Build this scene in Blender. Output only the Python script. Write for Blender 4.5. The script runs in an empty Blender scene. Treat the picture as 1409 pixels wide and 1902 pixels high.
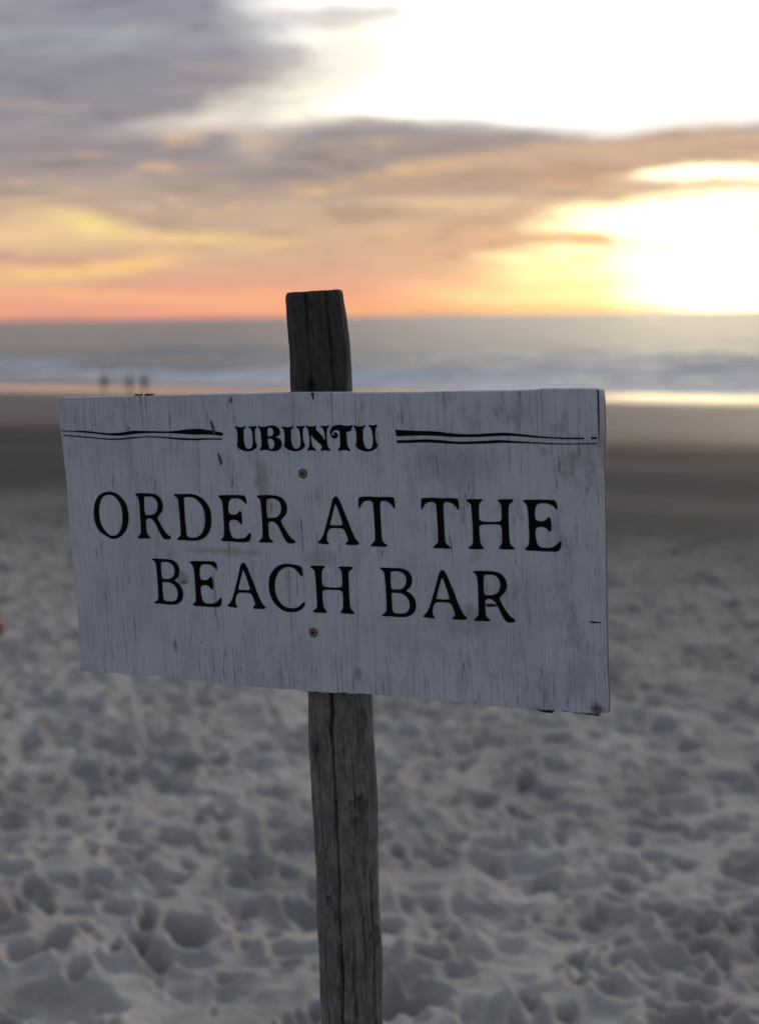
import bpy, bmesh, math, random
import numpy as np
from mathutils import Matrix, Vector
R = math.radians
scene = bpy.context.scene
C = scene.collection

# ------------------------------------------------------------------ camera
cd = bpy.data.cameras.new('camera')
cam = bpy.data.objects.new('camera', cd); C.objects.link(cam)
CR = Vector((0.99989253, -0.0018548, -0.01454243)); CU = Vector((0.01466024, 0.12650535, 0.99185759)); CF = Vector((0.0, 0.99196419, -0.12651894))
m = Matrix.Identity(4)
for i in range(3):
    m[i][0] = CR[i]; m[i][1] = CU[i]; m[i][2] = -CF[i]
m.translation = (0, 0, 1.6)
cam.matrix_world = m
cd.sensor_fit = 'VERTICAL'; cd.sensor_height = 36.0; cd.sensor_width = 24.0
cd.lens = 2850 / 1902 * 36.0
cd.clip_start = 0.05; cd.clip_end = 60000
cd.dof.use_dof = True; cd.dof.focus_distance = 1.80; cd.dof.aperture_fstop = 4.0
scene.camera = cam
scene.view_settings.view_transform = 'Standard'; scene.view_settings.look = 'None'
scene.view_settings.exposure = 0.0; scene.view_settings.gamma = 1.0
scene.view_settings.use_curve_mapping = False
scene.render.engine = 'CYCLES'
scene.cycles.max_bounces = 4; scene.cycles.diffuse_bounces = 2; scene.cycles.glossy_bounces = 2

# ------------------------------------------------------------------ world sky
SUN_AZ, SUN_EL = 27.0, 15.0         # degrees, azimuth to the right of +Y: in the glare behind the upper cloud gap
SKY = [
 (14.05, 1.85, 10.45, 3.32, 0.0, 1.00, (0.5, 0.305, 0.094), 1.00, 'add'),  # glow right
 (7.16, 0.53, 6.03, 0.82, 0.0, 0.90, (0.55, 0.435, 0.103), 1.00, 'add'),  # yellow horizon
 (7.15, 11.00, 11.26, 4.19, 0.0, 0.35, (1.25, 1.195, 1.009), 1.00, 'add'),  # top white
 (10.39, 8.70, 8.44, 2.30, 0.0, 0.35, (0.95, 0.908, 0.767), 1.00, 'add'),  # top white r
 (-0.07, 7.68, 5.43, 0.94, 4.0, 0.60, (1.0, 0.922, 0.73), 1.00, 'add'),  # top white mid
 (-4.96, 7.44, 3.82, 0.51, 9.0, 1.00, (1.0, 0.896, 0.73), 0.80, 'mix'),  # tail
 (-1.61, 9.01, 3.42, 1.37, 35.0, 0.80, (1.0, 0.939, 0.791), 0.85, 'mix'),  # bulge
 (14.05, 2.00, 6.03, 2.30, 0.0, 0.35, (1.3, 1.177, 0.751), 1.00, 'add'),  # sun mass
 (13.70, 0.71, 4.42, 1.17, 0.0, 0.60, (0.9, 0.755, 0.317), 1.00, 'add'),  # sun mass low
 (10.05, 3.76, 3.82, 0.51, 4.0, 0.70, (1.3, 1.132, 0.593), 1.00, 'add'),  # sun streak up
 (8.52, 3.17, 3.02, 0.31, 0.0, 0.70, (1.1, 0.958, 0.502), 1.00, 'add'),  # streak mid
 (5.69, 2.18, 2.21, 0.33, 0.0, 0.60, (0.9, 0.784, 0.386), 1.00, 'add'),  # streak low
 (7.16, 1.61, 3.22, 0.49, 0.0, 0.80, (0.55, 0.461, 0.168), 1.00, 'add'),  # streak low2
 (12.32, 4.96, 3.22, 0.33, -2.0, 0.50, (1.3, 1.199, 0.751), 1.00, 'add'),  # right edge streak
 (27.71, 13.52, 11.26, 6.44, 0.0, 0.60, (2.4, 2.172, 1.752), 1.00, 'add'),  # upper right glare
 (-10.98, 10.51, 6.63, 0.88, 0.0, 0.60, (0.287, 0.292, 0.342), 0.75, 'mix'),  # purple top
 (-10.68, 8.62, 6.63, 1.46, 4.0, 0.60, (0.287, 0.275, 0.319), 0.80, 'mix'),  # purple
 (-1.38, 10.66, 2.61, 0.43, 0.0, 0.80, (0.376, 0.352, 0.392), 0.60, 'mix'),  # grey mid
 (-10.06, 9.81, 5.63, 0.47, 0.0, 1.00, (0.413, 0.434, 0.479), 0.60, 'mix'),  # light streak
 (-4.35, 8.47, 1.81, 1.17, 40.0, 0.80, (0.376, 0.342, 0.352), 0.50, 'mix'),  # grey curve
 (-10.02, 6.07, 7.24, 0.51, 3.0, 0.70, (0.305, 0.262, 0.296), 0.60, 'mix'),  # band left
 (-2.66, 5.63, 8.44, 0.70, 0.0, 0.70, (0.342, 0.292, 0.287), 0.60, 'mix'),  # band l2
 (-0.67, 6.56, 2.61, 0.59, 0.0, 0.50, (0.342, 0.305, 0.305), 0.80, 'mix'),  # band dark
 (3.05, 5.62, 6.63, 0.86, 0.0, 0.35, (0.402, 0.319, 0.287), 0.92, 'mix'),  # band main
 (9.66, 5.70, 8.04, 0.72, 3.0, 0.25, (0.631, 0.434, 0.305), 0.96, 'mix'),  # band right
 (2.65, 4.89, 6.03, 0.47, 0.0, 0.60, (0.527, 0.361, 0.262), 0.80, 'mix'),  # band underside
 (7.73, 4.87, 2.41, 0.43, 0.0, 0.70, (0.791, 0.485, 0.283), 0.70, 'mix'),  # band r under
 (-3.82, 6.36, 1.61, 0.51, 20.0, 0.90, (0.61, 0.515, 0.413), 0.50, 'mix'),  # beige
 (3.24, 4.16, 4.02, 0.20, 0.0, 0.90, (0.913, 0.61, 0.352), 0.70, 'mix'),  # peach strk
 (4.02, 3.61, 3.02, 0.43, 0.0, 0.80, (0.631, 0.413, 0.27), 0.70, 'mix'),  # cl 860,400
 (2.83, 2.62, 3.22, 0.78, 0.0, 0.80, (0.745, 0.434, 0.262), 0.60, 'mix'),  # cl 860,450
 (-7.19, 4.29, 6.63, 0.55, 0.0, 0.80, (0.515, 0.376, 0.296), 0.60, 'mix'),  # mid left grey
 (-6.24, 3.51, 3.82, 0.43, -5.0, 0.70, (0.527, 0.381, 0.287), 0.70, 'mix'),  # grey below
 (7.25, 2.71, 1.25, 0.25, 0.0, 0.50, (1.0, 0.552, 0.254), 0.90, 'mix'),  # orange fragment
 (-10.69, 3.48, 2.01, 0.47, -8.0, 1.00, (1.0, 0.776, 0.314), 0.90, 'mix'),  # yellow left
 (-7.04, 2.92, 3.02, 0.33, -2.0, 1.00, (1.0, 0.672, 0.305), 0.85, 'mix'),  # yellow tail
 (-12.79, 3.01, 2.21, 0.55, -5.0, 0.80, (0.956, 0.631, 0.328), 0.70, 'mix'),  # peach left
 (-11.14, 1.74, 3.22, 0.29, 3.0, 1.00, (1.0, 0.631, 0.254), 0.80, 'mix'),  # yellow l2
 (-9.11, 1.95, 1.21, 0.27, 5.0, 0.80, (1.0, 0.61, 0.242), 0.70, 'mix'),  # yellow l3
 (-11.88, 2.15, 3.62, 0.16, 0.0, 0.80, (0.578, 0.352, 0.27), 0.70, 'mix'),  # grey streak
 (-8.86, 0.90, 5.23, 0.20, -2.0, 0.90, (1.0, 0.485, 0.223), 0.70, 'mix'),  # orange l
 (-11.38, 0.47, 6.03, 0.23, 0.0, 0.80, (0.807, 0.371, 0.238), 0.60, 'mix'),  # pink streak
 (-2.76, 0.49, 4.62, 0.43, 0.0, 0.90, (1.0, 0.445, 0.231), 0.70, 'mix'),  # orange mid
 (3.60, 0.25, 5.23, 0.23, 0.0, 0.90, (0.973, 0.552, 0.223), 0.60, 'mix'),  # orange low r
]
GRAD = [
 (0.0000, (0.61, 0.296, 0.254)),
 (0.0090, (0.776, 0.323, 0.223)),
 (0.0288, (0.871, 0.381, 0.262)),
 (0.0699, (0.871, 0.413, 0.27)),
 (0.1436, (0.745, 0.434, 0.283)),
 (0.2251, (0.687, 0.456, 0.296)),
 (0.3061, (0.631, 0.445, 0.305)),
 (0.3865, (0.485, 0.376, 0.305)),
 (0.4505, (0.402, 0.323, 0.305)),
 (0.5299, (0.342, 0.296, 0.314)),
 (0.6244, (0.305, 0.283, 0.305)),
 (0.7796, (0.305, 0.301, 0.342)),
 (0.9319, (0.305, 0.305, 0.371)),
]

w = bpy.data.worlds.new('World'); scene.world = w; w.use_nodes = True
nt = w.node_tree; N = nt.nodes; Lk = nt.links; N.clear()
def nd(t, **k):
    n = N.new(t)
    for a, b in k.items(): setattr(n, a, b)
    return n
def math_(op, a, b=None, c=None, clamp=False):
    n = nd('ShaderNodeMath', operation=op, use_clamp=clamp)
    for i, v in enumerate((a, b, c)):
        if v is None: continue
        if isinstance(v, (int, float)): n.inputs[i].default_value = v
        else: Lk.new(v, n.inputs[i])
    return n.outputs[0]
def mixc(f, a, b, mode='MIX'):
    n = nd('ShaderNodeMix', data_type='RGBA', blend_type=mode)
    for s, v in ((n.inputs[0], f), (n.inputs[6], a), (n.inputs[7], b)):
        if isinstance(v, (int, float)): s.default_value = v
        elif isinstance(v, tuple): s.default_value = (*v, 1)
        else: Lk.new(v, s)
    return n.outputs[2]
def nd_range(v, a, b, c, d):
    n = nd('ShaderNodeMapRange', interpolation_type='SMOOTHSTEP'); Lk.new(v, n.inputs[0])
    if a > b: a, b, c, d = b, a, d, c
    for i, q in enumerate((a, b, c, d)): n.inputs[i + 1].default_value = q
    return n.outputs[0]
GOLD = (.95, .60, .30)
tc = nd('ShaderNodeTexCoord'); sep = nd('ShaderNodeSeparateXYZ'); Lk.new(tc.outputs['Generated'], sep.inputs[0])
az = math_('MULTIPLY', math_('ARCTAN2', sep.outputs[0], sep.outputs[1]), 57.2958)
el = math_('MULTIPLY', math_('ARCSINE', sep.outputs[2]), 57.2958)
comb = nd('ShaderNodeCombineXYZ'); Lk.new(az, comb.inputs[0]); Lk.new(el, comb.inputs[1])
def noise(vec, scale, detail, sx=1, sy=1, rough=.55):
    mp = nd('ShaderNodeMapping'); mp.inputs['Scale'].default_value = (sx, sy, 1); Lk.new(vec, mp.inputs[0])
    n = nd('ShaderNodeTexNoise'); n.inputs['Scale'].default_value = scale; n.inputs['Detail'].default_value = detail
    n.inputs['Roughness'].default_value = rough; Lk.new(mp.outputs[0], n.inputs[0])
    return n
# wind-drawn wobble of every cloud edge
n1 = noise(comb.outputs[0], 1.0, 5, .16, .62, .62)
vs = nd('ShaderNodeVectorMath', operation='SUBTRACT'); Lk.new(n1.outputs['Color'], vs.inputs[0]); vs.inputs[1].default_value = (.5, .5, .5)
vm = nd('ShaderNodeVectorMath', operation='MULTIPLY'); Lk.new(vs.outputs[0], vm.inputs[0]); vm.inputs[1].default_value = (5.0, 1.25, 0)
va = nd('ShaderNodeVectorMath', operation='ADD'); Lk.new(comb.outputs[0], va.inputs[0]); Lk.new(vm.outputs[0], va.inputs[1])
P = va.outputs[0]
sp = nd('ShaderNodeSeparateXYZ'); Lk.new(P, sp.inputs[0])
# elevation gradient of the overcast evening sky in view
ramp = nd('ShaderNodeValToRGB'); cr = ramp.color_ramp; cr.interpolation = 'EASE'
while len(cr.elements) > 1: cr.elements.remove(cr.elements[-1])
cr.elements[0].position = 0; cr.elements[0].color = (*GRAD[0][1], 1)
for p_, c_ in GRAD[1:]:
    e_ = cr.elements.new(p_); e_.color = (*c_, 1)
sm = math_('ADD', math_('MULTIPLY', el, .7), math_('MULTIPLY', sp.outputs[1], .3))
Lk.new(math_('DIVIDE', sm, 12.0, clamp=True), ramp.inputs[0])
front = ramp.outputs[0]
# streaky light and dark cirrus detail
n2 = noise(comb.outputs[0], 1.0, 4, .13, 1.15, .6)
st = math_('ADD', math_('MULTIPLY', math_('SUBTRACT', n2.outputs[0], .5), .42), 1.0)
stc = nd('ShaderNodeCombineXYZ')
for i in range(3): Lk.new(st, stc.inputs[i])
front = mixc(1.0, front, stc.outputs[0], 'MULTIPLY')
for (cx_, cy_, ax_, ay_, rot_, soft_, col_, alpha_, mode_) in SKY:
    mp = nd('ShaderNodeMapping', vector_type='TEXTURE')
    mp.inputs['Location'].default_value = (cx_, cy_, 0); mp.inputs['Rotation'].default_value = (0, 0, R(rot_)); mp.inputs['Scale'].default_value = (ax_, ay_, 1)
    Lk.new(P, mp.inputs[0])
    ln = nd('ShaderNodeVectorMath', operation='LENGTH'); Lk.new(mp.outputs[0], ln.inputs[0])
    mr = nd('ShaderNodeMapRange', interpolation_type='SMOOTHSTEP'); Lk.new(ln.outputs['Value'], mr.inputs[0])
    mr.inputs[1].default_value = max(0, 1 - soft_); mr.inputs[2].default_value = 1 + .6 * soft_
    mr.inputs[3].default_value = alpha_; mr.inputs[4].default_value = 0
    front = mixc(mr.outputs[0], front, col_, 'MIX' if mode_ == 'mix' else 'ADD')
# the rest of the dome: dusk sky (Nishita) behind broken mauve-grey cloud
# broken alto cloud low in the west: thin gaps let the gold through, thicker bars are grey
n4 = noise(comb.outputs[0], 1.0, 5, .22, 1.5, .66); n4.inputs['Distortion'].default_value = .5
band = math_('MULTIPLY', nd_range(el, .6, 2.2, 0, 1), nd_range(el, 5.0, 8.5, 1, .25))
front = mixc(math_('MULTIPLY', nd_range(n4.outputs[0], .53, .68, 0, .62), band), front, GOLD)
front = mixc(math_('MULTIPLY', nd_range(n4.outputs[0], .48, .36, 0, .45), nd_range(el, .8, 2.0, 0, 1)), front, (.60, .60, .63), 'MULTIPLY')
skyt = nd('ShaderNodeTexSky', sky_type='NISHITA'); skyt.sun_disc = False
skyt.sun_elevation = R(SUN_EL); skyt.sun_rotation = R(SUN_AZ)
nis = mixc(1.0, skyt.outputs[0], (.10, .10, .10), 'MULTIPLY')
n3 = noise(tc.outputs['Generated'], 2.2, 5, 1, 1, .55)
n3.inputs['Scale'].default_value = 2.2
cm = nd('ShaderNodeMapRange', interpolation_type='SMOOTHSTEP'); Lk.new(n3.outputs[0], cm.inputs[0])
cm.inputs[1].default_value = .38; cm.inputs[2].default_value = .6; cm.inputs[3].default_value = .35; cm.inputs[4].default_value = .92
# cloud is lit from the west: paler toward the sunset, duskier behind the viewer
ww = nd('ShaderNodeMapRange', interpolation_type='SMOOTHSTEP'); Lk.new(sep.outputs[1], ww.inputs[0]); ww.inputs[1].default_value = -.1; ww.inputs[2].default_value = .95
cloudc = mixc(ww.outputs[0], (.33, .355, .42), (.95, .99, 1.10))
rear = mixc(cm.outputs[0], nis, cloudc)
# blend weight: 0 in the western quarter near the horizon, 1 elsewhere
we = nd('ShaderNodeMapRange', interpolation_type='SMOOTHSTEP'); Lk.new(el, we.inputs[0]); we.inputs[1].default_value = 13; we.inputs[2].default_value = 34
wa = nd('ShaderNodeMapRange', interpolation_type='SMOOTHSTEP'); Lk.new(math_('ABSOLUTE', math_('SUBTRACT', az, 6.0)), wa.inputs[0]); wa.inputs[1].default_value = 30; wa.inputs[2].default_value = 85
wt = math_('MAXIMUM', we.outputs[0], wa.outputs[0])
full = mixc(wt, front, rear)
bg = nd('ShaderNodeBackground'); Lk.new(full, bg.inputs[0]); bg.inputs[1].default_value = 1.0
out = nd('ShaderNodeOutputWorld'); Lk.new(bg.outputs[0], out.inputs[0])
w.cycles.sampling_method = 'MANUAL'; w.cycles.sample_map_resolution = 1024

# the sun itself sits behind cloud: a weak, wide, warm lamp
sd = bpy.data.lights.new('sun', 'SUN'); sun = bpy.data.objects.new('sun', sd); C.objects.link(sun)
sd.energy = 1.4; sd.angle = R(14); sd.color = (1, .80, .60)
dv = Vector((math.sin(R(SUN_AZ)) * math.cos(R(SUN_EL)), math.cos(R(SUN_AZ)) * math.cos(R(SUN_EL)), math.sin(R(SUN_EL))))
sun.rotation_euler = dv.to_track_quat('Z', 'Y').to_euler()
sun.location = (20, 60, 20)

# ------------------------------------------------------------------ helpers
def tag(o, label=None, cat=None, group=None, kind=None):
    if label: o['label'] = label
    if cat: o['category'] = cat
    if group: o['group'] = group
    if kind: o['kind'] = kind
    return o
def link(name, me, mat=None, parent=None):
    o = bpy.data.objects.new(name, me); C.objects.link(o)
    if mat: me.materials.append(mat)
    if parent: o.parent = parent
    return o
class Mat:
    def __init__(s, name):
        s.m = bpy.data.materials.new(name); s.m.use_nodes = True; s.nt = s.m.node_tree
        s.b = s.nt.nodes['Principled BSDF']; s.tc = s.n('ShaderNodeTexCoord')
    def n(s, t, **k):
        x = s.nt.nodes.new(t)
        for a, b in k.items(): setattr(x, a, b)
        return x
    def put(s, v, sock):
        if isinstance(v, (int, float)): sock.default_value = v
        elif isinstance(v, tuple): sock.default_value = (*v, 1) if len(sock.default_value) == 4 else v
        else: s.nt.links.new(v, sock)
    def noise(s, scale, detail=3, sc=(1, 1, 1), rough=.55, dist=0, vec=None, out='Fac', loc=(0, 0, 0), rot=(0, 0, 0)):
        mp = s.n('ShaderNodeMapping'); mp.inputs['Scale'].default_value = sc; mp.inputs['Location'].default_value = loc; mp.inputs['Rotation'].default_value = rot
        s.put(vec or s.tc.outputs['Object'], mp.inputs[0])
        x = s.n('ShaderNodeTexNoise'); x.inputs['Scale'].default_value = scale; x.inputs['Detail'].default_value = detail
        x.inputs['Roughness'].default_value = rough; x.inputs['Distortion'].default_value = dist
        s.put(mp.outputs[0], x.inputs[0]); return x.outputs[out]
    def math(s, op, a, b=None, c=None, clamp=False):
        x = s.n('ShaderNodeMath', operation=op, use_clamp=clamp)
        for i, v in enumerate((a, b, c)):
            if v is not None: s.put(v, x.inputs[i])
        return x.outputs[0]
    def rng(s, v, a, b, c=0., d=1.):
        x = s.n('ShaderNodeMapRange', interpolation_type='SMOOTHSTEP'); s.put(v, x.inputs[0])
        if a > b: a, b, c, d = b, a, d, c
        for i, q in enumerate((a, b, c, d)): x.inputs[i + 1].default_value = q
        return x.outputs[0]
    def mix(s, f, a, b, mode='MIX'):
        x = s.n('ShaderNodeMix', data_type='RGBA', blend_type=mode)
        s.put(f, x.inputs[0]); s.put(a, x.inputs[6]); s.put(b, x.inputs[7]); return x.outputs[2]
    def attr(s, name):
        x = s.n('ShaderNodeAttribute'); x.attribute_name = name; return x.outputs['Fac']
    def bump(s, h, dist, strength=1., nrm=None):
        x = s.n('ShaderNodeBump'); x.inputs['Distance'].default_value = dist; x.inputs['Strength'].default_value = strength
        s.put(h, x.inputs['Height'])
        if nrm: s.put(nrm, x.inputs['Normal'])
        return x.outputs[0]
    def set(s, **k):
        for a, v in k.items(): s.put(v, s.b.inputs[{'color': 'Base Color', 'rough': 'Roughness', 'metal': 'Metallic', 'normal': 'Normal', 'spec': 'Specular IOR Level', 'ior': 'IOR', 'sheen': 'Sheen Weight', 'coat': 'Coat Weight'}[a]])
rs = np.random.RandomState(7)
LAT = rs.rand(256, 256).astype(np.float32)
def vnoise(x, y, sc):                      # smooth value noise on a wrapped lattice
    x = x * sc; y = y * sc
    xi = np.floor(x).astype(int); yi = np.floor(y).astype(int); fx = x - xi; fy = y - yi
    fx = fx * fx * fx * (fx * (fx * 6 - 15) + 10); fy = fy * fy * fy * (fy * (fy * 6 - 15) + 10)
    a = LAT[xi & 255, yi & 255]; b = LAT[(xi + 1) & 255, yi & 255]; c = LAT[xi & 255, (yi + 1) & 255]; d = LAT[(xi + 1) & 255, (yi + 1) & 255]
    return (a * (1 - fx) + b * fx) * (1 - fy) + (c * (1 - fx) + d * fx) * fy - .5
def sstep(a, b, x):
    t = np.clip((x - a) / (b - a), 0, 1); return t * t * (3 - 2 * t)

# ------------------------------------------------------------------ terrain
NX, NY, SLOPE, SEA = .511, .859, .0459, -5.60
def base_z(s):
    return -SLOPE * np.where(s < -8, -8 - 2 * (1 - np.exp((s + 8) / 2)), s)
def polar(az_deg, rad):
    A, Rr = np.meshgrid(np.radians(az_deg), rad)
    return (Rr * np.sin(A)), (Rr * np.cos(A))
def grid_mesh(name, X, Y, Z, wrap, attrs={}):
    nr, nc = X.shape
    co = np.stack([X, Y, Z], -1).reshape(-1, 3).astype(np.float32)
    i = np.arange(nr - 1)[:, None] * nc; j = np.arange(nc if wrap else nc - 1)[None, :]
    j2 = (j + 1) % nc
    f = np.stack([i + j, i + j2, i + nc + j2, i + nc + j], -1).reshape(-1, 4)[:, ::-1]
    me = bpy.data.meshes.new(name)
    me.vertices.add(len(co)); me.vertices.foreach_set('co', co.ravel())
    me.loops.add(f.size); me.loops.foreach_set('vertex_index', f.ravel().astype(np.int32))
    me.polygons.add(len(f)); me.polygons.foreach_set('loop_start', np.arange(0, f.size, 4, dtype=np.int32)); me.polygons.foreach_set('loop_total', np.full(len(f), 4, dtype=np.int32))
    me.polygons.foreach_set('use_smooth', np.ones(len(f), dtype=bool))
    for k, v in attrs.items():
        a = me.attributes.new(k, 'FLOAT', 'POINT'); a.data.foreach_set('value', v.ravel().astype(np.float32))
    me.update(calc_edges=True); me.validate()
    return me
def az_list(half, step):
    inner = list(np.arange(-half, half + 1e-6, step)); out_ = []; a = half; st_ = step
    while a < 176:
        st_ = min(st_ * 1.3, 4); a += st_; out_.append(a)
    out_ = [q for q in out_ if q < 180]
    return np.array([-q for q in out_[::-1]] + inner + out_)
def radii(r0, steps):
    r = [r0]
    for lim, ratio in steps:
        while r[-1] < lim: r.append(r[-1] * ratio)
    return np.array(r)
azs = az_list(20, .075)
rr = radii(.05, [(1.6, 1.35), (16, 1.0038), (60, 1.010), (200, 1.016), (5000, 1.15)])
X, Y = polar(azs, rr)
S = X * NX + Y * NY
Z = base_z(S)
near = 1 - sstep(11, 22, S)                     # loose dry sand, trodden
wx = X + .09 * vnoise(X, Y, 5.1) + .045 * vnoise(X + 9, Y, 13) + .018 * vnoise(X + 4, Y, 31); wy = Y + .09 * vnoise(X + 40, Y + 7, 4.7) + .045 * vnoise(X, Y + 31, 12) + .018 * vnoise(X + 14, Y, 29)
lump = .05 * vnoise(X, Y, 1.1) + .05 * vnoise(X + 3, Y + 8, 2.9) + .03 * vnoise(X + 13, Y + 2, 5.)
pit = np.zeros_like(X)
prng = random.Random(11)
nfp = 24000
for k in range(nfp):
    a_ = prng.uniform(-24, 24); r_ = math.sqrt(prng.uniform(2.2 ** 2, 23 ** 2))
    if r_ > 15 and prng.random() < .3: continue
    px_, py_ = r_ * math.sin(R(a_)), r_ * math.cos(R(a_))
    la = .85 * prng.choice((prng.uniform(.03, .07), prng.uniform(.04, .075), prng.uniform(.06, .12))); lb = la * prng.uniform(.42, .8); th = prng.gauss(-.35, .5) if prng.random() < .7 else prng.uniform(0, math.pi)
    dp = prng.uniform(.024, .10) * (.6 + .4 * la / .10); rim = dp * prng.uniform(.15, .4)
    ext = la * 1.9
    i0 = np.searchsorted(rr, r_ - ext); i1 = np.searchsorted(rr, r_ + ext)
    da = math.degrees(ext / r_); j0 = np.searchsorted(azs, a_ - da); j1 = np.searchsorted(azs, a_ + da)
    if i1 - i0 < 2 or j1 - j0 < 2: continue
    sx_ = wx[i0:i1, j0:j1] - px_; sy_ = wy[i0:i1, j0:j1] - py_
    u = (sx_ * math.cos(th) + sy_ * math.sin(th)) / la; v = (-sx_ * math.sin(th) + sy_ * math.cos(th)) / lb
    q = np.sqrt(u * u + v * v)
    bowl = np.where(q < 1, -dp * (1 - q * q) ** 1.3, 0)
    ring = rim * np.exp(-((q - 1.15) / .3) ** 2)
    keep = sstep(.5, 1.2, q)
    cur = pit[i0:i1, j0:j1]
    pit[i0:i1, j0:j1] = cur * (.3 + .7 * keep) + bowl + ring
for _ in range(3):                              # loose sand slumps: no knife edges
    q_ = pit.copy(); q_[1:-1] = .5 * pit[1:-1] + .25 * (pit[2:] + pit[:-2]); pit = q_.copy()
    pit[:, 1:-1] = .5 * q_[:, 1:-1] + .25 * (q_[:, 2:] + q_[:, :-2])
fine = .020 * vnoise(X, Y, 7.) + .009 * vnoise(X + 5, Y + 2, 17.) + .0025 * vnoise(X, Y + 9, 41.)
tr = 1 - sstep(16, 60, S)
Z = Z + near * (pit + lump * .9 + fine) + (1 - near) * tr * (.02 * vnoise(X, Y, .9) + .006 * vnoise(X, Y, 4)) + .10 * vnoise(X, Y, .11) * sstep(4, 25, S) * (1 - sstep(85, 105, S))
# the old hollow at the lower left
q = np.sqrt(((X + .86) / .16) ** 2 + ((Y - 3.74) / .13) ** 2)
Z = Z - .06 * np.where(q < 1, 1 - q ** 2, 0)
sand_me = grid_mesh('sand', X, Y, Z, True)
sand = link('sand', sand_me); tag(sand, 'grey trodden sand sloping down to the sea, dark and wet lower down', kind='structure')
M = Mat('sand'); sepn = M.n('ShaderNodeSeparateXYZ'); M.put(M.tc.outputs['Object'], sepn.inputs[0])
s_ = M.math('ADD', M.math('MULTIPLY', sepn.outputs[0], NX), M.math('MULTIPLY', sepn.outputs[1], NY))
s_ = M.math('ADD', s_, M.math('MULTIPLY', M.math('SUBTRACT', M.noise(.16, 3), .5), 9.))
s2_ = M.math('ADD', s_, M.math('MULTIPLY', M.math('SUBTRACT', M.noise(.035, 3, loc=(5, 2, 0)), .5), 14.))
grain = M.noise(900, 2); patch = M.noise(2.2, 4, rough=.6)
dry = M.mix(M.rng(patch, .3, .7), (.29, .284, .276), (.48, .463, .437))
dry = M.mix(M.rng(grain, .35, .7, 0, .35), dry, (.16, .15, .15))
dry = M.mix(M.rng(M.noise(60, 3, loc=(3, 1, 0)), .6, .75, 0, .35), dry, (.17, .165, .16))
damp = M.mix(M.noise(1.1, 3), (.044, .048, .052), (.074, .077, .080))
wet = M.mix(M.noise(.3, 3), (.080, .054, .047), (.118, .082, .070))
c1 = M.mix(M.rng(s_, 4.0, 18.5), dry, damp)
tv = M.n('ShaderNodeCombineXYZ'); M.put(M.math('SUBTRACT', M.math('MULTIPLY', sepn.outputs[0], NY), M.math('MULTIPLY', sepn.outputs[1], NX)), tv.inputs[0])
M.put(M.math('ADD', M.math('MULTIPLY', sepn.outputs[0], NX), M.math('MULTIPLY', sepn.outputs[1], NY)), tv.inputs[1])
tide = M.noise(1, 5, sc=(.05, .30, 1), vec=tv.outputs[0], rough=.65)      # drawn-out tide marks along the shore
c2 = M.mix(M.rng(s2_, 29, 38), c1, wet)
c2 = M.mix(M.math('MULTIPLY', M.rng(tide, .50, .62, 0, .55), M.rng(s_, 13, 22)), c2, (.035, .034, .036))
c2 = M.mix(M.math('MULTIPLY', M.rng(tide, .48, .36, 0, .5), M.rng(s_, 10, 20)), c2, (.17, .15, .135))
rough = M.math('MULTIPLY', M.rng(s2_, 29, 40, .95, .60), M.rng(s_, 88, 112, 1.0, .12))
rough = M.math('MULTIPLY', rough, M.math('SUBTRACT', 1.0, M.math('MULTIPLY', M.rng(M.noise(.22, 2, sc=(.5, 1, 1), loc=(1, 4, 0)), .62, .70, 0, .8), M.rng(s_, 70, 90, 0, 1))))
bp = M.bump(M.noise(420, 3, rough=.7), .0015, .5)
bp = M.bump(M.noise(38, 5, rough=.7), .016, .8, bp)
M.set(color=c2, rough=rough, normal=bp, spec=M.math('ADD', M.math('MULTIPLY', M.rng(s2_, 30, 60), .22), .06))
sand_me.materials.append(M.m)

# ------------------------------------------------------------------ sea
azw = az_list(19, .16)
rw = radii(95, [(420, 1.0032), (1500, 1.012), (40000, 1.09)])
X, Y = polar(azw, rw); S = X * NX + Y * NY; T = X * NY - Y * NX
d = S - 120.5
Z = np.zeros_like(X); foam = np.zeros_like(X)
wr = random.Random(5)
for (s0, amp, wd, lf, seed) in ((14, .24, 1.7, .022, 2), (22, .38, 2.2, .02, 3), (31, .62, 2.8, .016, 4), (46, .72, 3.4, .014, 5), (66, .85, 4.2, .012, 6), (92, .7, 5, .01, 7), (125, .6, 6, .01, 8), (170, .55, 7, .01, 9)):
    off = 9 * vnoise(T + seed * 37, T * 0 + seed * 11, lf) + 1.6 * vnoise(T + seed, S * 0, .09)
    g = np.exp(-((d - s0 - off) / wd) ** 2) ; g2 = np.exp(-((d - s0 - off + wd * .55) / (wd * .55)) ** 2)
    am = np.clip(.35 + 1.7 * vnoise(T + seed * 91, T * 0 + 3 * seed, .03), .03, 1)
    Z += amp * am * (g + .5 * g2)
    foam += (np.exp(-((d - s0 - off + wd * 1.0) / (wd * .9)) ** 2)) * np.clip(am * 1.5 - .25, 0, 1) * (1 - sstep(75, 130, d))
chop = .10 * vnoise(T * .35, S, .5) + .05 * vnoise(T * .5, S + 9, 1.3) + .25 * vnoise(T * .25, S, .12)
fade = sstep(7, 20, d) * (1 - .6 * sstep(300, 900, d))
Z += chop * fade
foam += .95 * sstep(8 + 3 * vnoise(T, S * 0, .12), 12, d) * (1 - sstep(34, 70, d)) * np.clip(.55 + 1.2 * vnoise(T * .3, S, .16) + .7 * vnoise(T, S * 1.5 + 3, .45), 0, 1)
foam = np.clip(foam, 0, 1)
Z = np.where(d < 0, 0, Z * sstep(0, 6, d)) + SEA + .0
sea_me = grid_mesh('sea', X, Y, Z, True, {'foam': foam, 'rippled': sstep(6, 13, d + 4 * vnoise(T, S * 0 + 5, .1))})
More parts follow.
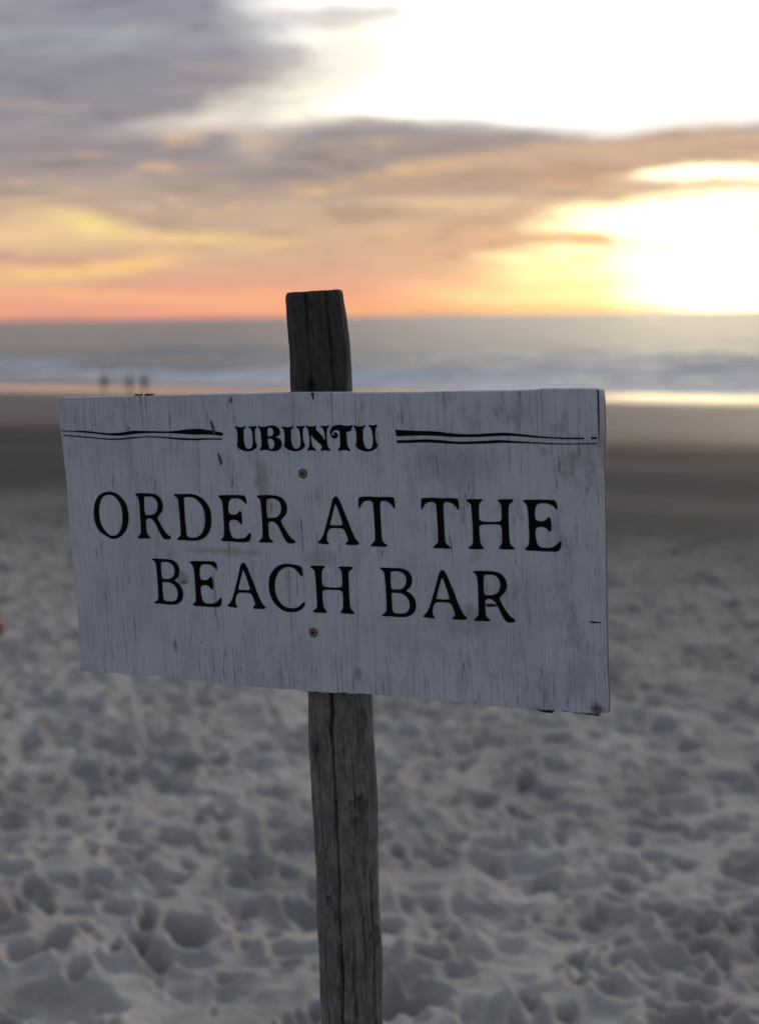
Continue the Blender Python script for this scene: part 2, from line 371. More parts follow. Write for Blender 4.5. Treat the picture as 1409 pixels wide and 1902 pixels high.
sea = link('sea', sea_me); tag(sea, 'grey sea at dusk with low foamy breakers along the beach', kind='structure')
M = Mat('sea'); fo = M.attr('foam')
fn = M.noise(.35, 6, sc=(.35, 1, 1), rough=.7)
fmask = M.rng(M.math('ADD', fo, M.math('MULTIPLY', M.math('SUBTRACT', fn, .5), 1.5)), .25, .8, 0, .9)
col = M.mix(fmask, (.09, .135, .165), (.66, .70, .78))
b1 = M.bump(M.noise(.9, 4, sc=(.55, 1.2, 1)), .45, 1.)
b1 = M.bump(M.noise(.12, 3, sc=(.3, 1.4, 1), loc=(3, 0, 0)), .45 * 9, 1., b1)
for bn in [q for q in M.nt.nodes if q.type == 'BUMP']: M.put(M.math('ADD', M.math('MULTIPLY', M.attr('rippled'), .97), .03), bn.inputs['Strength'])
M.set(color=col, rough=M.math('ADD', M.math('MULTIPLY', fmask, .45), M.math('ADD', M.math('MULTIPLY', M.attr('rippled'), .145), .05)), ior=1.333, normal=b1)
sea_me.materials.append(M.m)

# ------------------------------------------------------------------ the sign
LETTERS = [
 ('U', 0, [[(-982,1409,1),(-972,1404),(-952,1398),(-914,1393),(-875,1396),(-854,1404),(-843,1409,1),(-839,1392,1),(-855,1381),(-870,1360),(-875,1319),(-878,1273),(-878,1237),(-875,1205),(-870,1177),(-858,1155),(-839,1137),(-816,1132),(-795,1139),(-775,1157),(-765,1185),(-758,1219),(-756,1265),(-758,1310),(-765,1349),(-778,1376),(-805,1392,1),(-794,1408,1),(-771,1403),(-746,1402),(-717,1406),(-698,1409,1),(-692,1393,1),(-712,1376),(-720,1351),(-725,1310),(-726,1265),(-724,1228),(-716,1201),(-701,1172,1),(-720,1148),(-752,1125),(-792,1109),(-833,1105),(-874,1109),(-915,1120),(-950,1140),(-978,1168,1),(-969,1195),(-962,1230),(-960,1276),(-960,1328),(-967,1367),(-979,1385),(-993,1393,1)]]),
 ('B', 0, [[(-677,1405,1),(-660,1407),(-635,1399),(-607,1396),(-573,1401),(-533,1410),(-494,1414),(-455,1410),(-423,1395),(-399,1371),(-386,1342),(-392,1312),(-413,1292),(-447,1280),(-456,1276,1),(-423,1267),(-393,1250),(-377,1222),(-374,1190),(-381,1160),(-401,1135),(-430,1117),(-467,1109),(-503,1109),(-536,1116),(-570,1120),(-609,1122),(-637,1120),(-659,1110,1),(-672,1124,1),(-658,1146),(-647,1176),(-642,1217),(-643,1267),(-644,1317),(-649,1352),(-662,1379),(-679,1398)],
   [(-550,1372),(-538,1385),(-518,1388),(-496,1380),(-481,1362),(-475,1339),(-479,1317),(-491,1297),(-514,1286),(-553,1284,1),(-555,1317),(-554,1347)],
   [(-555,1247),(-549,1257),(-527,1259),(-499,1253),(-481,1237),(-471,1210),(-474,1177),(-486,1152),(-504,1136),(-529,1134),(-542,1149),(-550,1177),(-555,1207)]]),
 ('U', 0, [[(-357,1407,1),(-346,1401),(-326,1396),(-286,1391),(-247,1396),(-225,1403),(-214,1409,1),(-210,1392,1),(-226,1381),(-240,1360),(-245,1320),(-247,1275),(-247,1239),(-243,1208),(-236,1181),(-224,1158),(-204,1142),(-181,1137),(-159,1144),(-140,1162),(-130,1190),(-124,1223),(-123,1268),(-126,1313),(-133,1351),(-148,1377),(-176,1393,1),(-164,1409,1),(-141,1404),(-115,1404),(-86,1407),(-66,1411,1),(-61,1396,1),(-80,1379),(-87,1354),(-92,1314),(-92,1269),(-89,1233),(-80,1206),(-65,1179,1),(-83,1155),(-115,1131),(-156,1115),(-198,1110),(-240,1113),(-281,1123),(-317,1143),(-347,1169,1),(-339,1197),(-331,1231),(-330,1276),(-332,1327),(-340,1365),(-353,1383),(-367,1391,1)]]),
 ('N', 0, [[(-44,1413,1),(-25,1407),(2,1403),(32,1400),(57,1405),(85,1413,1),(91,1397,1),(81,1374),(89,1358),(107,1340),(133,1315),(156,1293),(169,1275),(174,1253),(186,1246,1),(193,1262),(192,1293),(188,1333),(178,1365),(164,1385),(148,1398,1),(153,1414,1),(171,1409),(195,1407),(225,1410),(252,1416,1),(257,1403,1),(236,1385),(224,1360),(220,1320),(217,1278),(217,1233),(220,1195),(225,1168),(237,1148),(252,1133,1),(244,1115,1),(227,1118),(196,1122),(163,1120),(136,1113,1),(128,1129,1),(143,1143),(151,1161),(142,1180),(124,1199),(100,1219),(77,1238),(55,1256),(39,1275),(28,1296),(20,1301,1),(16,1275),(17,1232),(20,1201),(26,1174),(39,1152),(65,1132,1),(61,1111,1),(44,1118),(15,1122),(-13,1120),(-34,1111,1),(-43,1131,1),(-23,1156),(-12,1187),(-7,1226),(-8,1277),(-13,1322),(-19,1358),(-31,1385),(-48,1400)]]),
 ('T', 0, [[(550,1420,1),(528,1413),(496,1408),(465,1408),(436,1412),(405,1419),(370,1419),(336,1414),(306,1403),(283,1385),(266,1356),(262,1329),(267,1302),(279,1280),(298,1265),(322,1260),(342,1267),(356,1282),(361,1302),(357,1318),(348,1328),(331,1331),(314,1328),(305,1320),(311,1314),(318,1309),(315,1299),(304,1293),(292,1298),(286,1311),(288,1329),(298,1344),(315,1353),(340,1356),(367,1356),(381,1349),(385,1329),(385,1289),(386,1245),(385,1205),(381,1173),(371,1151),(351,1131,1),(363,1114,1),(392,1122),(424,1126),(456,1125),(480,1120),(501,1112,1),(511,1131,1),(489,1154),(478,1178),(474,1209),(473,1249),(472,1294),(470,1320),(472,1336,1),(495,1340),(520,1347),(538,1364),(549,1389)]]),
 ('U', 0, [[(570,1417,1),(580,1412),(601,1406),(640,1401),(680,1405),(701,1413),(712,1419,1),(717,1402,1),(700,1390),(686,1369),(681,1328),(679,1281),(680,1244),(683,1212),(690,1185),(702,1162),(722,1145),(745,1139),(767,1146),(786,1165),(797,1193),(802,1228),(803,1274),(800,1320),(793,1359),(779,1386),(751,1402,1),(762,1418,1),(785,1414),(811,1413),(840,1417),(860,1420,1),(866,1404,1),(847,1387),(839,1361),(834,1320),(834,1274),(837,1237),(846,1210),(861,1181,1),(843,1157),(811,1133),(770,1117),(728,1112),(686,1115),(645,1126),(609,1146),(580,1174,1),(588,1202),(595,1236),(596,1283),(595,1336),(586,1375),(574,1393),(560,1401,1)]]),
 ('O', 1, [[(-2839,588),(-2780,583),(-2720,563),(-2668,524),(-2623,472),(-2591,415),(-2576,341),(-2574,266),(-2589,186),(-2620,116),(-2666,59),(-2722,15),(-2783,-8),(-2846,-13),(-2882,1),(-2948,33),(-3011,71),(-3053,127),(-3077,190),(-3085,271),(-3083,340),(-3067,416),(-3036,480),(-2987,537),(-2918,573)],
   [(-2842,548),(-2784,538),(-2731,502),(-2693,450),(-2671,386),(-2663,318),(-2667,243),(-2682,168),(-2711,103),(-2753,54),(-2798,30),(-2842,28),(-2885,40),(-2931,81),(-2973,139),(-2995,203),(-3005,267),(-3003,342),(-2989,412),(-2963,476),(-2916,528)]]),
 ('R', 1, [[(-2461,561,1),(-2437,569),(-2388,574),(-2321,576),(-2260,575),(-2200,571),(-2147,557),(-2107,529),(-2077,488),(-2065,436),(-2069,394),(-2085,351),(-2112,322),(-2138,295),(-2154,271),(-2143,240),(-2117,188),(-2085,136),(-2047,84),(-2019,59),(-1987,41),(-1984,20),(-2005,7),(-2041,5),(-2077,7),(-2103,30),(-2132,77),(-2158,129),(-2184,186),(-2211,227),(-2239,252),(-2274,261),(-2305,256),(-2324,235),(-2326,188),(-2327,129),(-2324,77),(-2305,45),(-2278,22),(-2284,10),(-2339,6),(-2406,5),(-2452,5),(-2463,20),(-2443,41),(-2420,63),(-2412,90),(-2408,154),(-2406,233),(-2404,339),(-2405,445),(-2412,508),(-2433,542)],
   [(-2326,520),(-2316,531),(-2264,535),(-2215,532),(-2175,512),(-2148,471),(-2141,424),(-2153,371),(-2180,333),(-2222,310),(-2271,304),(-2323,304),(-2331,325),(-2336,377),(-2333,451)]]),
 ('D', 1, [[(-1899,560,1),(-1880,571),(-1820,574),(-1749,576),(-1689,578),(-1630,574),(-1572,562),(-1521,537),(-1471,497),(-1428,446),(-1401,385),(-1393,312),(-1396,240),(-1411,167),(-1443,104),(-1494,50),(-1555,17),(-1622,0),(-1687,-2),(-1759,-3),(-1818,2),(-1884,2),(-1892,17),(-1875,33),(-1848,53),(-1840,82),(-1836,156),(-1836,240),(-1838,344),(-1842,438),(-1845,500),(-1859,529),(-1882,544)],
   [(-1758,517),(-1749,531),(-1704,538),(-1651,536),(-1599,520),(-1549,480),(-1512,429),(-1487,367),(-1479,300),(-1485,233),(-1499,170),(-1527,112),(-1569,69),(-1618,43),(-1672,37),(-1726,40),(-1751,59),(-1758,95),(-1760,168),(-1763,241),(-1762,346),(-1762,439)]]),
 ('E', 1, [[(-1283,556,1),(-1259,567),(-1207,571),(-1102,574),(-1010,575),(-936,572),(-911,561),(-899,528),(-892,487),(-898,468,1),(-914,479),(-941,504),(-974,524),(-1019,533),(-1071,534),(-1106,524),(-1131,498),(-1144,452),(-1148,400),(-1141,357),(-1119,339),(-1079,334),(-1038,344),(-1013,367),(-994,382),(-979,376),(-972,342),(-968,291),(-970,245),(-983,217,1),(-1000,229),(-1022,252),(-1049,268),(-1084,273),(-1119,267),(-1143,246),(-1151,210),(-1149,163),(-1142,112),(-1127,71),(-1103,49),(-1060,41),(-1008,44),(-955,55),(-919,80),(-894,103),(-867,120),(-863,99),(-868,63),(-879,32),(-895,13),(-924,4),(-982,0),(-1063,1),(-1144,3),(-1225,5),(-1260,8),(-1283,23,1),(-1257,41),(-1237,65),(-1229,99),(-1224,172),(-1224,254),(-1223,357),(-1227,450),(-1235,501),(-1256,534)]]),
 ('R', 1, [[(-758,566,1),(-734,575),(-684,580),(-616,582),(-554,581),(-493,577),(-439,563),(-398,535),(-368,493),(-355,440),(-358,398),(-375,355),(-402,325),(-429,298),(-444,274),(-433,242),(-406,190),(-373,137),(-335,85),(-306,59),(-274,42),(-270,21),(-291,8),(-328,5),(-365,7),(-391,30),(-421,77),(-448,130),(-474,188),(-502,230),(-530,254),(-567,264),(-598,258),(-616,237),(-619,189),(-619,130),(-616,77),(-596,45),(-568,22),(-574,9),(-630,5),(-699,4),(-746,4),(-757,19),(-736,41),(-713,63),(-706,90),(-702,155),(-700,235),(-699,342),(-701,449),(-708,513),(-730,547)],
   [(-620,525),(-610,536),(-557,541),(-508,538),(-467,518),(-439,476),(-432,428),(-444,375),(-472,337),(-514,314),(-563,307),(-616,307),(-625,328),(-630,381),(-628,456)]]),
 ('A', 1, [[(287,582),(306,575),(327,551),(349,509),(372,450),(400,376),(429,302),(457,223),(480,164),(504,110),(529,71),(557,44),(560,27),(545,16),(499,11),(445,11),(399,11),(388,23),(400,38),(417,55),(419,83),(410,117),(393,157),(376,189),(353,202),(304,205),(238,204),(200,198),(174,173),(157,140),(149,100),(148,60),(160,35),(177,11,1),(145,9),(85,12),(38,19),(31,32),(54,55),(81,83),(105,124),(128,180),(154,256),(184,341),(214,432),(237,512),(256,557)],
   [(281,489,1),(292,473),(311,429),(330,370),(350,305),(362,248,1),(328,239),(262,238),(202,241,1),(201,262),(218,312),(244,388),(271,473)]]),
 ('T', 1, [[(584,566),(600,580),(639,584),(711,588),(788,585),(864,585),(941,587),(997,586),(1027,579),(1034,560),(1037,516),(1039,473),(1032,453),(1017,465),(993,496),(964,522),(924,537),(883,541),(862,530),(852,503),(850,445),(850,357),(851,260),(853,163),(855,95),(863,66),(888,42),(915,21),(912,6),(871,1),(819,2),(758,3),(714,2),(708,14),(734,40),(761,67),(768,92),(770,161),(770,258),(768,355),(765,443),(763,496),(754,523),(735,537),(709,540),(668,533),(631,511),(609,481),(587,446,1),(578,463),(579,517)]]),
 ('T', 1, [[(1366,566),(1382,580),(1421,584),(1493,588),(1570,585),(1646,586),(1723,587),(1779,586),(1809,579),(1815,560),(1819,517),(1820,474),(1813,453),(1799,466),(1775,497),(1745,523),(1705,538),(1665,542),(1644,530),(1634,504),(1632,446),(1631,359),(1632,262),(1634,165),(1636,97),(1644,68),(1669,45),(1696,24),(1693,9),(1652,5),(1600,5),(1539,6),(1495,5),(1489,17),(1515,43),(1542,70),(1549,95),(1551,163),(1551,260),(1549,357),(1547,444),(1544,497),(1536,523),(1516,538),(1491,540),(1450,534),(1412,511),(1390,482),(1369,447,1),(1360,464),(1361,518)]]),
 ('H', 1, [[(1911,564),(1929,577),(1966,580),(2027,582),(2077,582),(2096,579),(2104,568),(2085,551),(2069,531),(2061,498),(2056,445),(2057,397),(2060,359),(2069,338),(2097,329),(2141,325),(2196,326),(2256,328),(2296,334),(2316,349),(2323,384),(2324,451),(2322,503),(2313,536),(2297,557),(2281,571),(2295,582),(2335,585),(2384,588),(2434,588),(2458,585),(2466,575),(2460,560),(2432,541),(2414,517),(2408,472),(2406,405),(2405,310),(2405,215),(2407,139),(2413,92),(2432,61),(2462,33),(2455,20),(2413,18),(2354,17),(2319,19),(2289,23),(2277,31),(2301,62),(2317,98),(2320,146),(2322,213),(2318,261),(2309,287),(2280,297),(2235,299),(2175,297),(2125,295),(2085,290),(2065,280),(2055,254),(2053,206),(2055,143),(2061,91),(2076,57),(2097,29),(2089,14),(2044,11),(1988,8),(1938,10),(1913,21),(1929,38),(1958,56),(1970,83),(1974,136),(1975,228),(1974,324),(1971,419),(1969,486),(1959,524),(1935,545)]]),
 ('E', 1, [[(2573,571,1),(2598,582),(2651,586),(2758,589),(2852,590),(2928,587),(2953,576),(2966,543),(2973,502),(2967,482,1),(2951,494),(2924,519),(2890,539),(2843,548),(2791,549),(2755,539),(2729,513),(2716,466),(2713,414),(2720,370),(2743,352),(2784,347),(2825,357),(2850,380),(2870,395),(2885,389),(2893,356),(2897,304),(2896,257),(2883,228,1),(2865,241),(2843,264),(2815,280),(2780,285),(2744,279),(2719,258),(2712,221),(2713,174),(2722,122),(2737,81),(2762,58),(2806,51),(2859,53),(2913,65),(2950,90),(2975,114),(3002,131),(3007,110),(3002,73),(2991,42),(2975,23),(2945,13),(2886,10),(2804,10),(2721,12),(2638,13),(2602,16),(2578,31,1),(2604,51),(2625,75),(2633,109),(2637,182),(2636,266),(2636,370),(2631,464),(2623,516),(2601,549)]]),
 ('B', 2, [[(-2283,-250,1),(-2266,-243),(-2194,-244),(-2117,-245),(-2050,-247),(-1989,-255),(-1945,-277),(-1916,-306),(-1899,-342),(-1896,-386),(-1905,-431),(-1925,-468),(-1957,-496),(-1975,-508),(-1959,-520),(-1924,-542),(-1891,-578),(-1871,-622),(-1865,-676),(-1873,-725),(-1897,-766),(-1934,-796),(-1981,-815),(-2033,-820),(-2094,-821),(-2166,-818),(-2228,-815),(-2280,-816),(-2286,-804),(-2268,-788),(-2238,-767),(-2227,-735),(-2224,-655),(-2223,-556),(-2223,-432),(-2226,-358),(-2231,-304),(-2247,-279)],
   [(-2152,-312),(-2148,-292),(-2129,-285),(-2078,-282),(-2032,-288),(-1998,-307),(-1974,-339),(-1966,-378),(-1971,-422),(-1994,-462),(-2029,-487),(-2075,-496),(-2132,-497),(-2151,-485),(-2157,-446),(-2157,-381)],
   [(-2154,-549),(-2144,-538),(-2098,-536),(-2047,-540),(-2002,-558),(-1968,-590),(-1947,-629),(-1941,-673),(-1947,-713),(-1967,-748),(-1999,-771),(-2046,-779),(-2092,-780),(-2133,-772),(-2151,-753),(-2155,-713),(-2156,-629)]]),
 ('E', 2, [[(-1745,-272,1),(-1722,-261),(-1670,-256),(-1566,-252),(-1475,-250),(-1401,-252),(-1377,-263),(-1364,-295),(-1358,-336),(-1363,-356,1),(-1378,-344),(-1405,-320),(-1438,-300),(-1483,-291),(-1535,-291),(-1569,-302),(-1594,-328),(-1606,-374),(-1609,-426),(-1602,-469),(-1580,-486),(-1541,-491),(-1500,-481),(-1476,-457),(-1457,-442),(-1442,-448),(-1435,-481),(-1430,-533),(-1432,-579),(-1444,-607,1),(-1461,-595),(-1483,-573),(-1510,-557),(-1544,-552),(-1579,-558),(-1603,-580),(-1610,-616),(-1608,-662),(-1600,-713),(-1585,-754),(-1561,-776),(-1518,-783),(-1466,-780),(-1414,-768),(-1379,-743),(-1355,-719),(-1328,-702),(-1324,-723),(-1329,-759),(-1339,-791),(-1354,-809),(-1383,-819),(-1440,-823),(-1520,-824),(-1601,-822),(-1681,-822),(-1715,-819),(-1739,-804,1),(-1713,-785),(-1694,-761),(-1686,-727),(-1682,-655),(-1683,-572),(-1684,-469),(-1689,-377),(-1697,-326),(-1718,-293)]]),
 ('A', 2, [[(-995,-251),(-976,-258),(-956,-282),(-934,-323),(-911,-382),(-883,-455),(-856,-528),(-828,-606),(-805,-664),(-781,-717),(-757,-756),(-729,-782),(-726,-800),(-741,-811),(-786,-815),(-840,-815),(-885,-815),(-895,-803),(-883,-788),(-867,-771),(-865,-744),(-874,-710),(-890,-671),(-907,-639),(-930,-626),(-978,-623),(-1043,-624),(-1081,-630),(-1106,-654),(-1123,-686),(-1131,-726),(-1132,-765),(-1120,-790),(-1103,-813,1),(-1134,-815),(-1194,-813),(-1239,-805),(-1247,-792),(-1224,-770),(-1198,-742),(-1174,-702),(-1152,-647),(-1126,-573),(-1096,-488),(-1067,-399),(-1044,-320),(-1025,-276)],
   [(-1001,-343,1),(-990,-359),(-971,-402),(-953,-461),(-933,-524),(-921,-581,1),(-955,-590),(-1019,-590),(-1078,-587,1),(-1080,-567),(-1063,-517),(-1037,-443),(-1011,-359)]]),
 ('C', 2, [[(-394,-244),(-350,-248),(-294,-253),(-244,-260),(-219,-267),(-206,-284),(-198,-325),(-196,-365),(-205,-395,1),(-224,-382),(-250,-350),(-281,-315),(-324,-291),(-369,-282),(-414,-287),(-460,-304),(-508,-341),(-545,-394),(-569,-457),(-579,-519),(-578,-586),(-562,-653),(-532,-708),(-490,-753),(-440,-779),(-384,-786),(-328,-781),(-276,-761),(-234,-728),(-196,-700),(-186,-713),(-196,-744),(-227,-784),(-279,-815),(-336,-831),(-393,-834),(-455,-830),(-510,-808),(-570,-764),(-617,-707),(-647,-641),(-661,-569),(-660,-497),(-647,-424),(-617,-366),(-574,-313),(-521,-275),(-457,-251)]]),
 ('H', 2, [[(-91,-269),(-74,-256),(-37,-253),(23,-252),(73,-252),(93,-256),(100,-267),(82,-284),(65,-303),(57,-336),(53,-389),(53,-436),(57,-475),(66,-496),(93,-505),(138,-509),(192,-509),(251,-507),(291,-501),(311,-487),(318,-451),(319,-384),(317,-332),(308,-299),(292,-278),(276,-264),(290,-253),(330,-251),(379,-248),(428,-248),(452,-251),(460,-262),(453,-276),(426,-295),(408,-319),(402,-364),(401,-431),(399,-525),(400,-620),(402,-696),(408,-744),(427,-774),(456,-802),(450,-815),(408,-818),(349,-818),(314,-815),(285,-811),(273,-803),(296,-773),(312,-737),(315,-689),(317,-622),(313,-575),(304,-549),(275,-538),(231,-536),(171,-537),(122,-539),(82,-543),(61,-553),(51,-580),(50,-628),(52,-690),(58,-743),(73,-776),(94,-804),(86,-819),(41,-822),(-14,-824),(-64,-823),(-89,-811),(-73,-794),(-45,-776),(-32,-750),(-28,-697),(-28,-605),(-29,-510),(-31,-414),(-34,-347),(-44,-309),(-68,-288)]]),
 ('B', 2, [[(807,-253,1),(824,-245),(899,-245),(978,-244),(1047,-244),(1110,-252),(1156,-272),(1186,-301),(1204,-337),(1208,-382),(1199,-426),(1178,-464),(1145,-493),(1128,-506),(1144,-518),(1180,-539),(1215,-574),(1237,-618),(1243,-673),(1235,-723),(1211,-764),(1173,-795),(1124,-815),(1071,-822),(1008,-824),(933,-822),(869,-822),(816,-823),(809,-811),(828,-795),(858,-773),(869,-740),(872,-660),(872,-560),(870,-435),(866,-360),(861,-306),(844,-282)],
   [(942,-313),(947,-293),(966,-284),(1019,-281),(1066,-286),(1102,-304),(1127,-335),(1135,-375),(1131,-419),(1108,-460),(1072,-486),(1024,-496),(966,-498),(945,-487),(939,-447),(939,-382)],
   [(943,-552),(953,-540),(1001,-537),(1053,-539),(1100,-557),(1136,-588),(1157,-627),(1164,-671),(1158,-711),(1138,-747),(1105,-771),(1057,-780),(1010,-783),(967,-776),(948,-756),(944,-717),(942,-632)]]),
 ('A', 2, [[(1583,-245),(1603,-252),(1624,-277),(1646,-319),(1670,-378),(1699,-452),(1727,-526),(1756,-605),(1780,-664),(1804,-718),(1829,-757),(1857,-784),(1860,-801),(1845,-813),(1799,-817),(1744,-817),(1698,-817),(1688,-805),(1699,-790),(1717,-773),(1718,-745),(1709,-711),(1692,-671),(1675,-639),(1651,-626),(1602,-622),(1536,-624),(1497,-630),(1471,-654),(1454,-687),(1446,-727),(1445,-768),(1458,-792),(1475,-816,1),(1443,-818),(1382,-816),(1335,-808),(1328,-795),(1351,-773),(1378,-744),(1402,-703),(1425,-648),(1451,-572),(1481,-486),(1510,-396),(1534,-316),(1553,-271)],
   [(1578,-339,1),(1589,-354),(1609,-399),(1627,-458),(1648,-523),(1660,-580,1),(1626,-589),(1560,-589),(1500,-587,1),(1498,-566),(1515,-515),(1541,-440),(1568,-355)]]),
 ('R', 2, [[(1952,-252,1),(1976,-243),(2026,-238),(2094,-237),(2156,-237),(2218,-241),(2272,-255),(2313,-284),(2343,-326),(2356,-379),(2352,-422),(2335,-465),(2309,-495),(2282,-523),(2266,-547),(2278,-579),(2304,-632),(2337,-685),(2376,-738),(2405,-764),(2437,-782),(2440,-803),(2419,-816),(2382,-819),(2345,-817),(2320,-794),(2289,-746),(2263,-693),(2236,-634),(2209,-592),(2180,-567),(2143,-558),(2112,-563),(2094,-584),(2091,-633),(2091,-693),(2094,-747),(2114,-779),(2142,-802),(2136,-815),(2079,-819),(2011,-820),(1964,-820),(1952,-806),(1973,-783),(1997,-761),(2004,-733),(2008,-668),(2009,-587),(2011,-479),(2009,-371),(2002,-306),(1980,-272)],
   [(2090,-294),(2100,-283),(2153,-278),(2202,-280),(2244,-301),(2271,-343),(2279,-391),(2266,-445),(2239,-484),(2197,-507),(2147,-514),(2094,-514),(2085,-493),(2080,-439),(2082,-364)]]),
]
RULES = [
 [(-3469,1356,1),(-3308,1350),(-3139,1350),(-2953,1334),(-2787,1321),(-2639,1325),(-2528,1337),(-2398,1351),(-2217,1348),(-2020,1344),(-1895,1345),(-1752,1356),(-1609,1371),(-1469,1373),(-1331,1356),(-1156,1327,1),(-1162,1289,1),(-1334,1304),(-1579,1304),(-1755,1314),(-1932,1322),(-2111,1323),(-2292,1319),(-2439,1306),(-2531,1295),(-2660,1290),(-2807,1298),(-2955,1312),(-3122,1326),(-3291,1337),(-3470,1345,1)],
 [(-3450,1300,1),(-3220,1286),(-2996,1269),(-2811,1255),(-2645,1256),(-2516,1264),(-2369,1277),(-2259,1281),(-2115,1282),(-1972,1276),(-1830,1267),(-1688,1262),(-1548,1258),(-1407,1261),(-1170,1259,1),(-1174,1242,1),(-1357,1243),(-1497,1237),(-1620,1236),(-1761,1242),(-1938,1257),(-2116,1268),(-2260,1269),(-2407,1256),(-2554,1242),(-2665,1237),(-2813,1240),(-2997,1255),(-3221,1272),(-3451,1289,1)],
 [(1083,1363,1),(1243,1354),(1434,1348),(1586,1343),(1755,1324),(1942,1312),(2127,1317),(2311,1328),(2421,1328),(2584,1314),(2763,1295),(2923,1282),(3082,1277),(3296,1277,1),(3296,1258,1),(3082,1260),(2922,1266),(2762,1274),(2583,1288),(2420,1295),(2273,1291),(2126,1284),(1940,1280),(1753,1283),(1603,1292),(1432,1297),(1240,1293),(1099,1286,1)],
 [(3371,1281,1),(3434,1284,1),(3433,1262,1),(3371,1260,1)],
 [(1099,1241,1),(1276,1247),(1449,1254),(1620,1246),(1807,1230),(1975,1231),(2161,1240),(2345,1248),(2490,1239),(2671,1228),(2850,1220),(3027,1213),(3204,1214),(3432,1220,1),(3432,1208,1),(3203,1204),(3027,1201),(2849,1206),(2670,1212),(2490,1215),(2344,1216),(2160,1207),(1974,1203),(1806,1202),(1618,1212),(1447,1219),(1275,1213),(1101,1210,1)],
]
OUTLINE = [(-3511,1609),(-3511,1690),(-3490,1737),(-3439,1764),(-3149,1768),(-2751,1774),(-1977,1777),(-1375,1785),(-862,1789),(-218,1796),(200,1795),(611,1787),(1278,1784),(1862,1790),(2431,1790),(2771,1798),(2801,1807),(3165,1806),(3469,1799),(3498,1785),(3509,1727),(3511,1583),(3511,1351),(3494,1129),(3487,1089),(3492,590),(3486,-123),(3477,-726),(3476,-1273),(3480,-1580),(3475,-1802),(3185,-1812),(2810,-1809),(2428,-1807),(2039,-1804),(1710,-1797),(1105,-1789),(622,-1785),(-15,-1804),(-596,-1805),(-1267,-1797),(-1801,-1779),(-2270,-1768),(-2626,-1750),(-2788,-1768),(-2949,-1750),(-3072,-1765),(-3484,-1771),(-3464,-1292),(-3467,-726),(-3474,-26),(-3465,666),(-3485,1214)]
MARKS = {
 'crack_edge': [(3451,1791),(3472,1791),(3473,1583),(3470,1351),(3459,1164),(3455,1351),(3452,1583)],
 'slot': [(-1325,1467),(-1295,1474),(-1265,1376),(-1262,1318),(-1279,1292),(-1297,1350)],
 'slot2': [(-1251,1077),(-1228,1084),(-1196,1013),(-1193,960),(-1217,928),(-1235,986)],
 'tick': [(3300,-759),(3373,-758),(3428,-758),(3427,-770),(3354,-777),(3300,-771)],
 'chip': [(41,1793),(89,1793),(79,1740),(73,1696),(58,1740)],
 'scratch': [(2099,-621),(2163,-612),(2247,-620),(2227,-640),(2136,-650),(2098,-646)],
 'smear': [(-1926,-516),(-1855,-493),(-1784,-476),(-1772,-516),(-1821,-559),(-1878,-589),(-1898,-549)],
 'knot': [(-1047,1737),(-1016,1762),(-997,1723),(-1008,1672),(-1038,1666)],
 'screw1': [(-120,845)],
 'screw2': [(-100,-1072)],
 'splint1': [(2620,-1805),(2873,-1798),(2834,-1851),(2733,-1853),(2670,-1833)],
 'splint2': [(2905,-1802),(3154,-1814),(3370,-1822),(3357,-1861),(3215,-1853),(3060,-1840),(2935,-1837)],
 'screwr': [(-67,846),(-46,-1069)],
}
BOARD_O=(-0.0753,1.7903,1.3340)
BOARD_X=(0.91439,-0.40450,0.01647)
BOARD_Y=(-0.03350,-0.03507,0.99882)
BOARD_N=(-0.40344,-0.91387,-0.04562)
POST = [(-0.0746, 1.8365, 1.6305, 0.0341), (-0.0731, 1.8368, 1.6122, 0.0348), (-0.0715, 1.837, 1.5931, 0.0355), (-0.0698, 1.8376, 1.5677, 0.0359), (-0.0679, 1.8383, 1.5357, 0.0366), (-0.0668, 1.839, 1.5119, 0.0364), (-0.0645, 1.8403, 1.4647, 0.0365), (-0.0601, 1.8436, 1.3598, 0.0369), (-0.0556, 1.847, 1.2531, 0.0378), (-0.0524, 1.8512, 1.1408, 0.0395), (-0.0508, 1.8524, 1.103, 0.04), (-0.0496, 1.8539, 1.0614, 0.0402), (-0.0485, 1.8552, 1.0264, 0.0406), (-0.0475, 1.8565, 0.9913, 0.0404), (-0.0469, 1.8583, 0.9488, 0.0399), (-0.0467, 1.8604, 0.9059, 0.039), (-0.0457, 1.8621, 0.8628, 0.0395), (-0.0451, 1.864, 0.8193, 0.0396), (-0.0444, 1.8655, 0.7828, 0.0398), (-0.0445, 1.8678, 0.7385, 0.0392), (-0.0442, 1.8695, 0.7, 0.039)]

BO, BX, BY, BN = Vector(BOARD_O), Vector(BOARD_X), Vector(BOARD_Y), Vector(BOARD_N)
foot = Vector((POST[-1][0], POST[-1][1], 0)); foot.z = float(base_z(np.array(foot.x * NX + foot.y * NY)))
sign = bpy.data.objects.new('beach_sign', None); C.objects.link(sign); sign.location = foot
sign.empty_display_size = .2
tag(sign, 'white painted wooden board screwed to a weathered round post, hand lettered in black', 'sign')

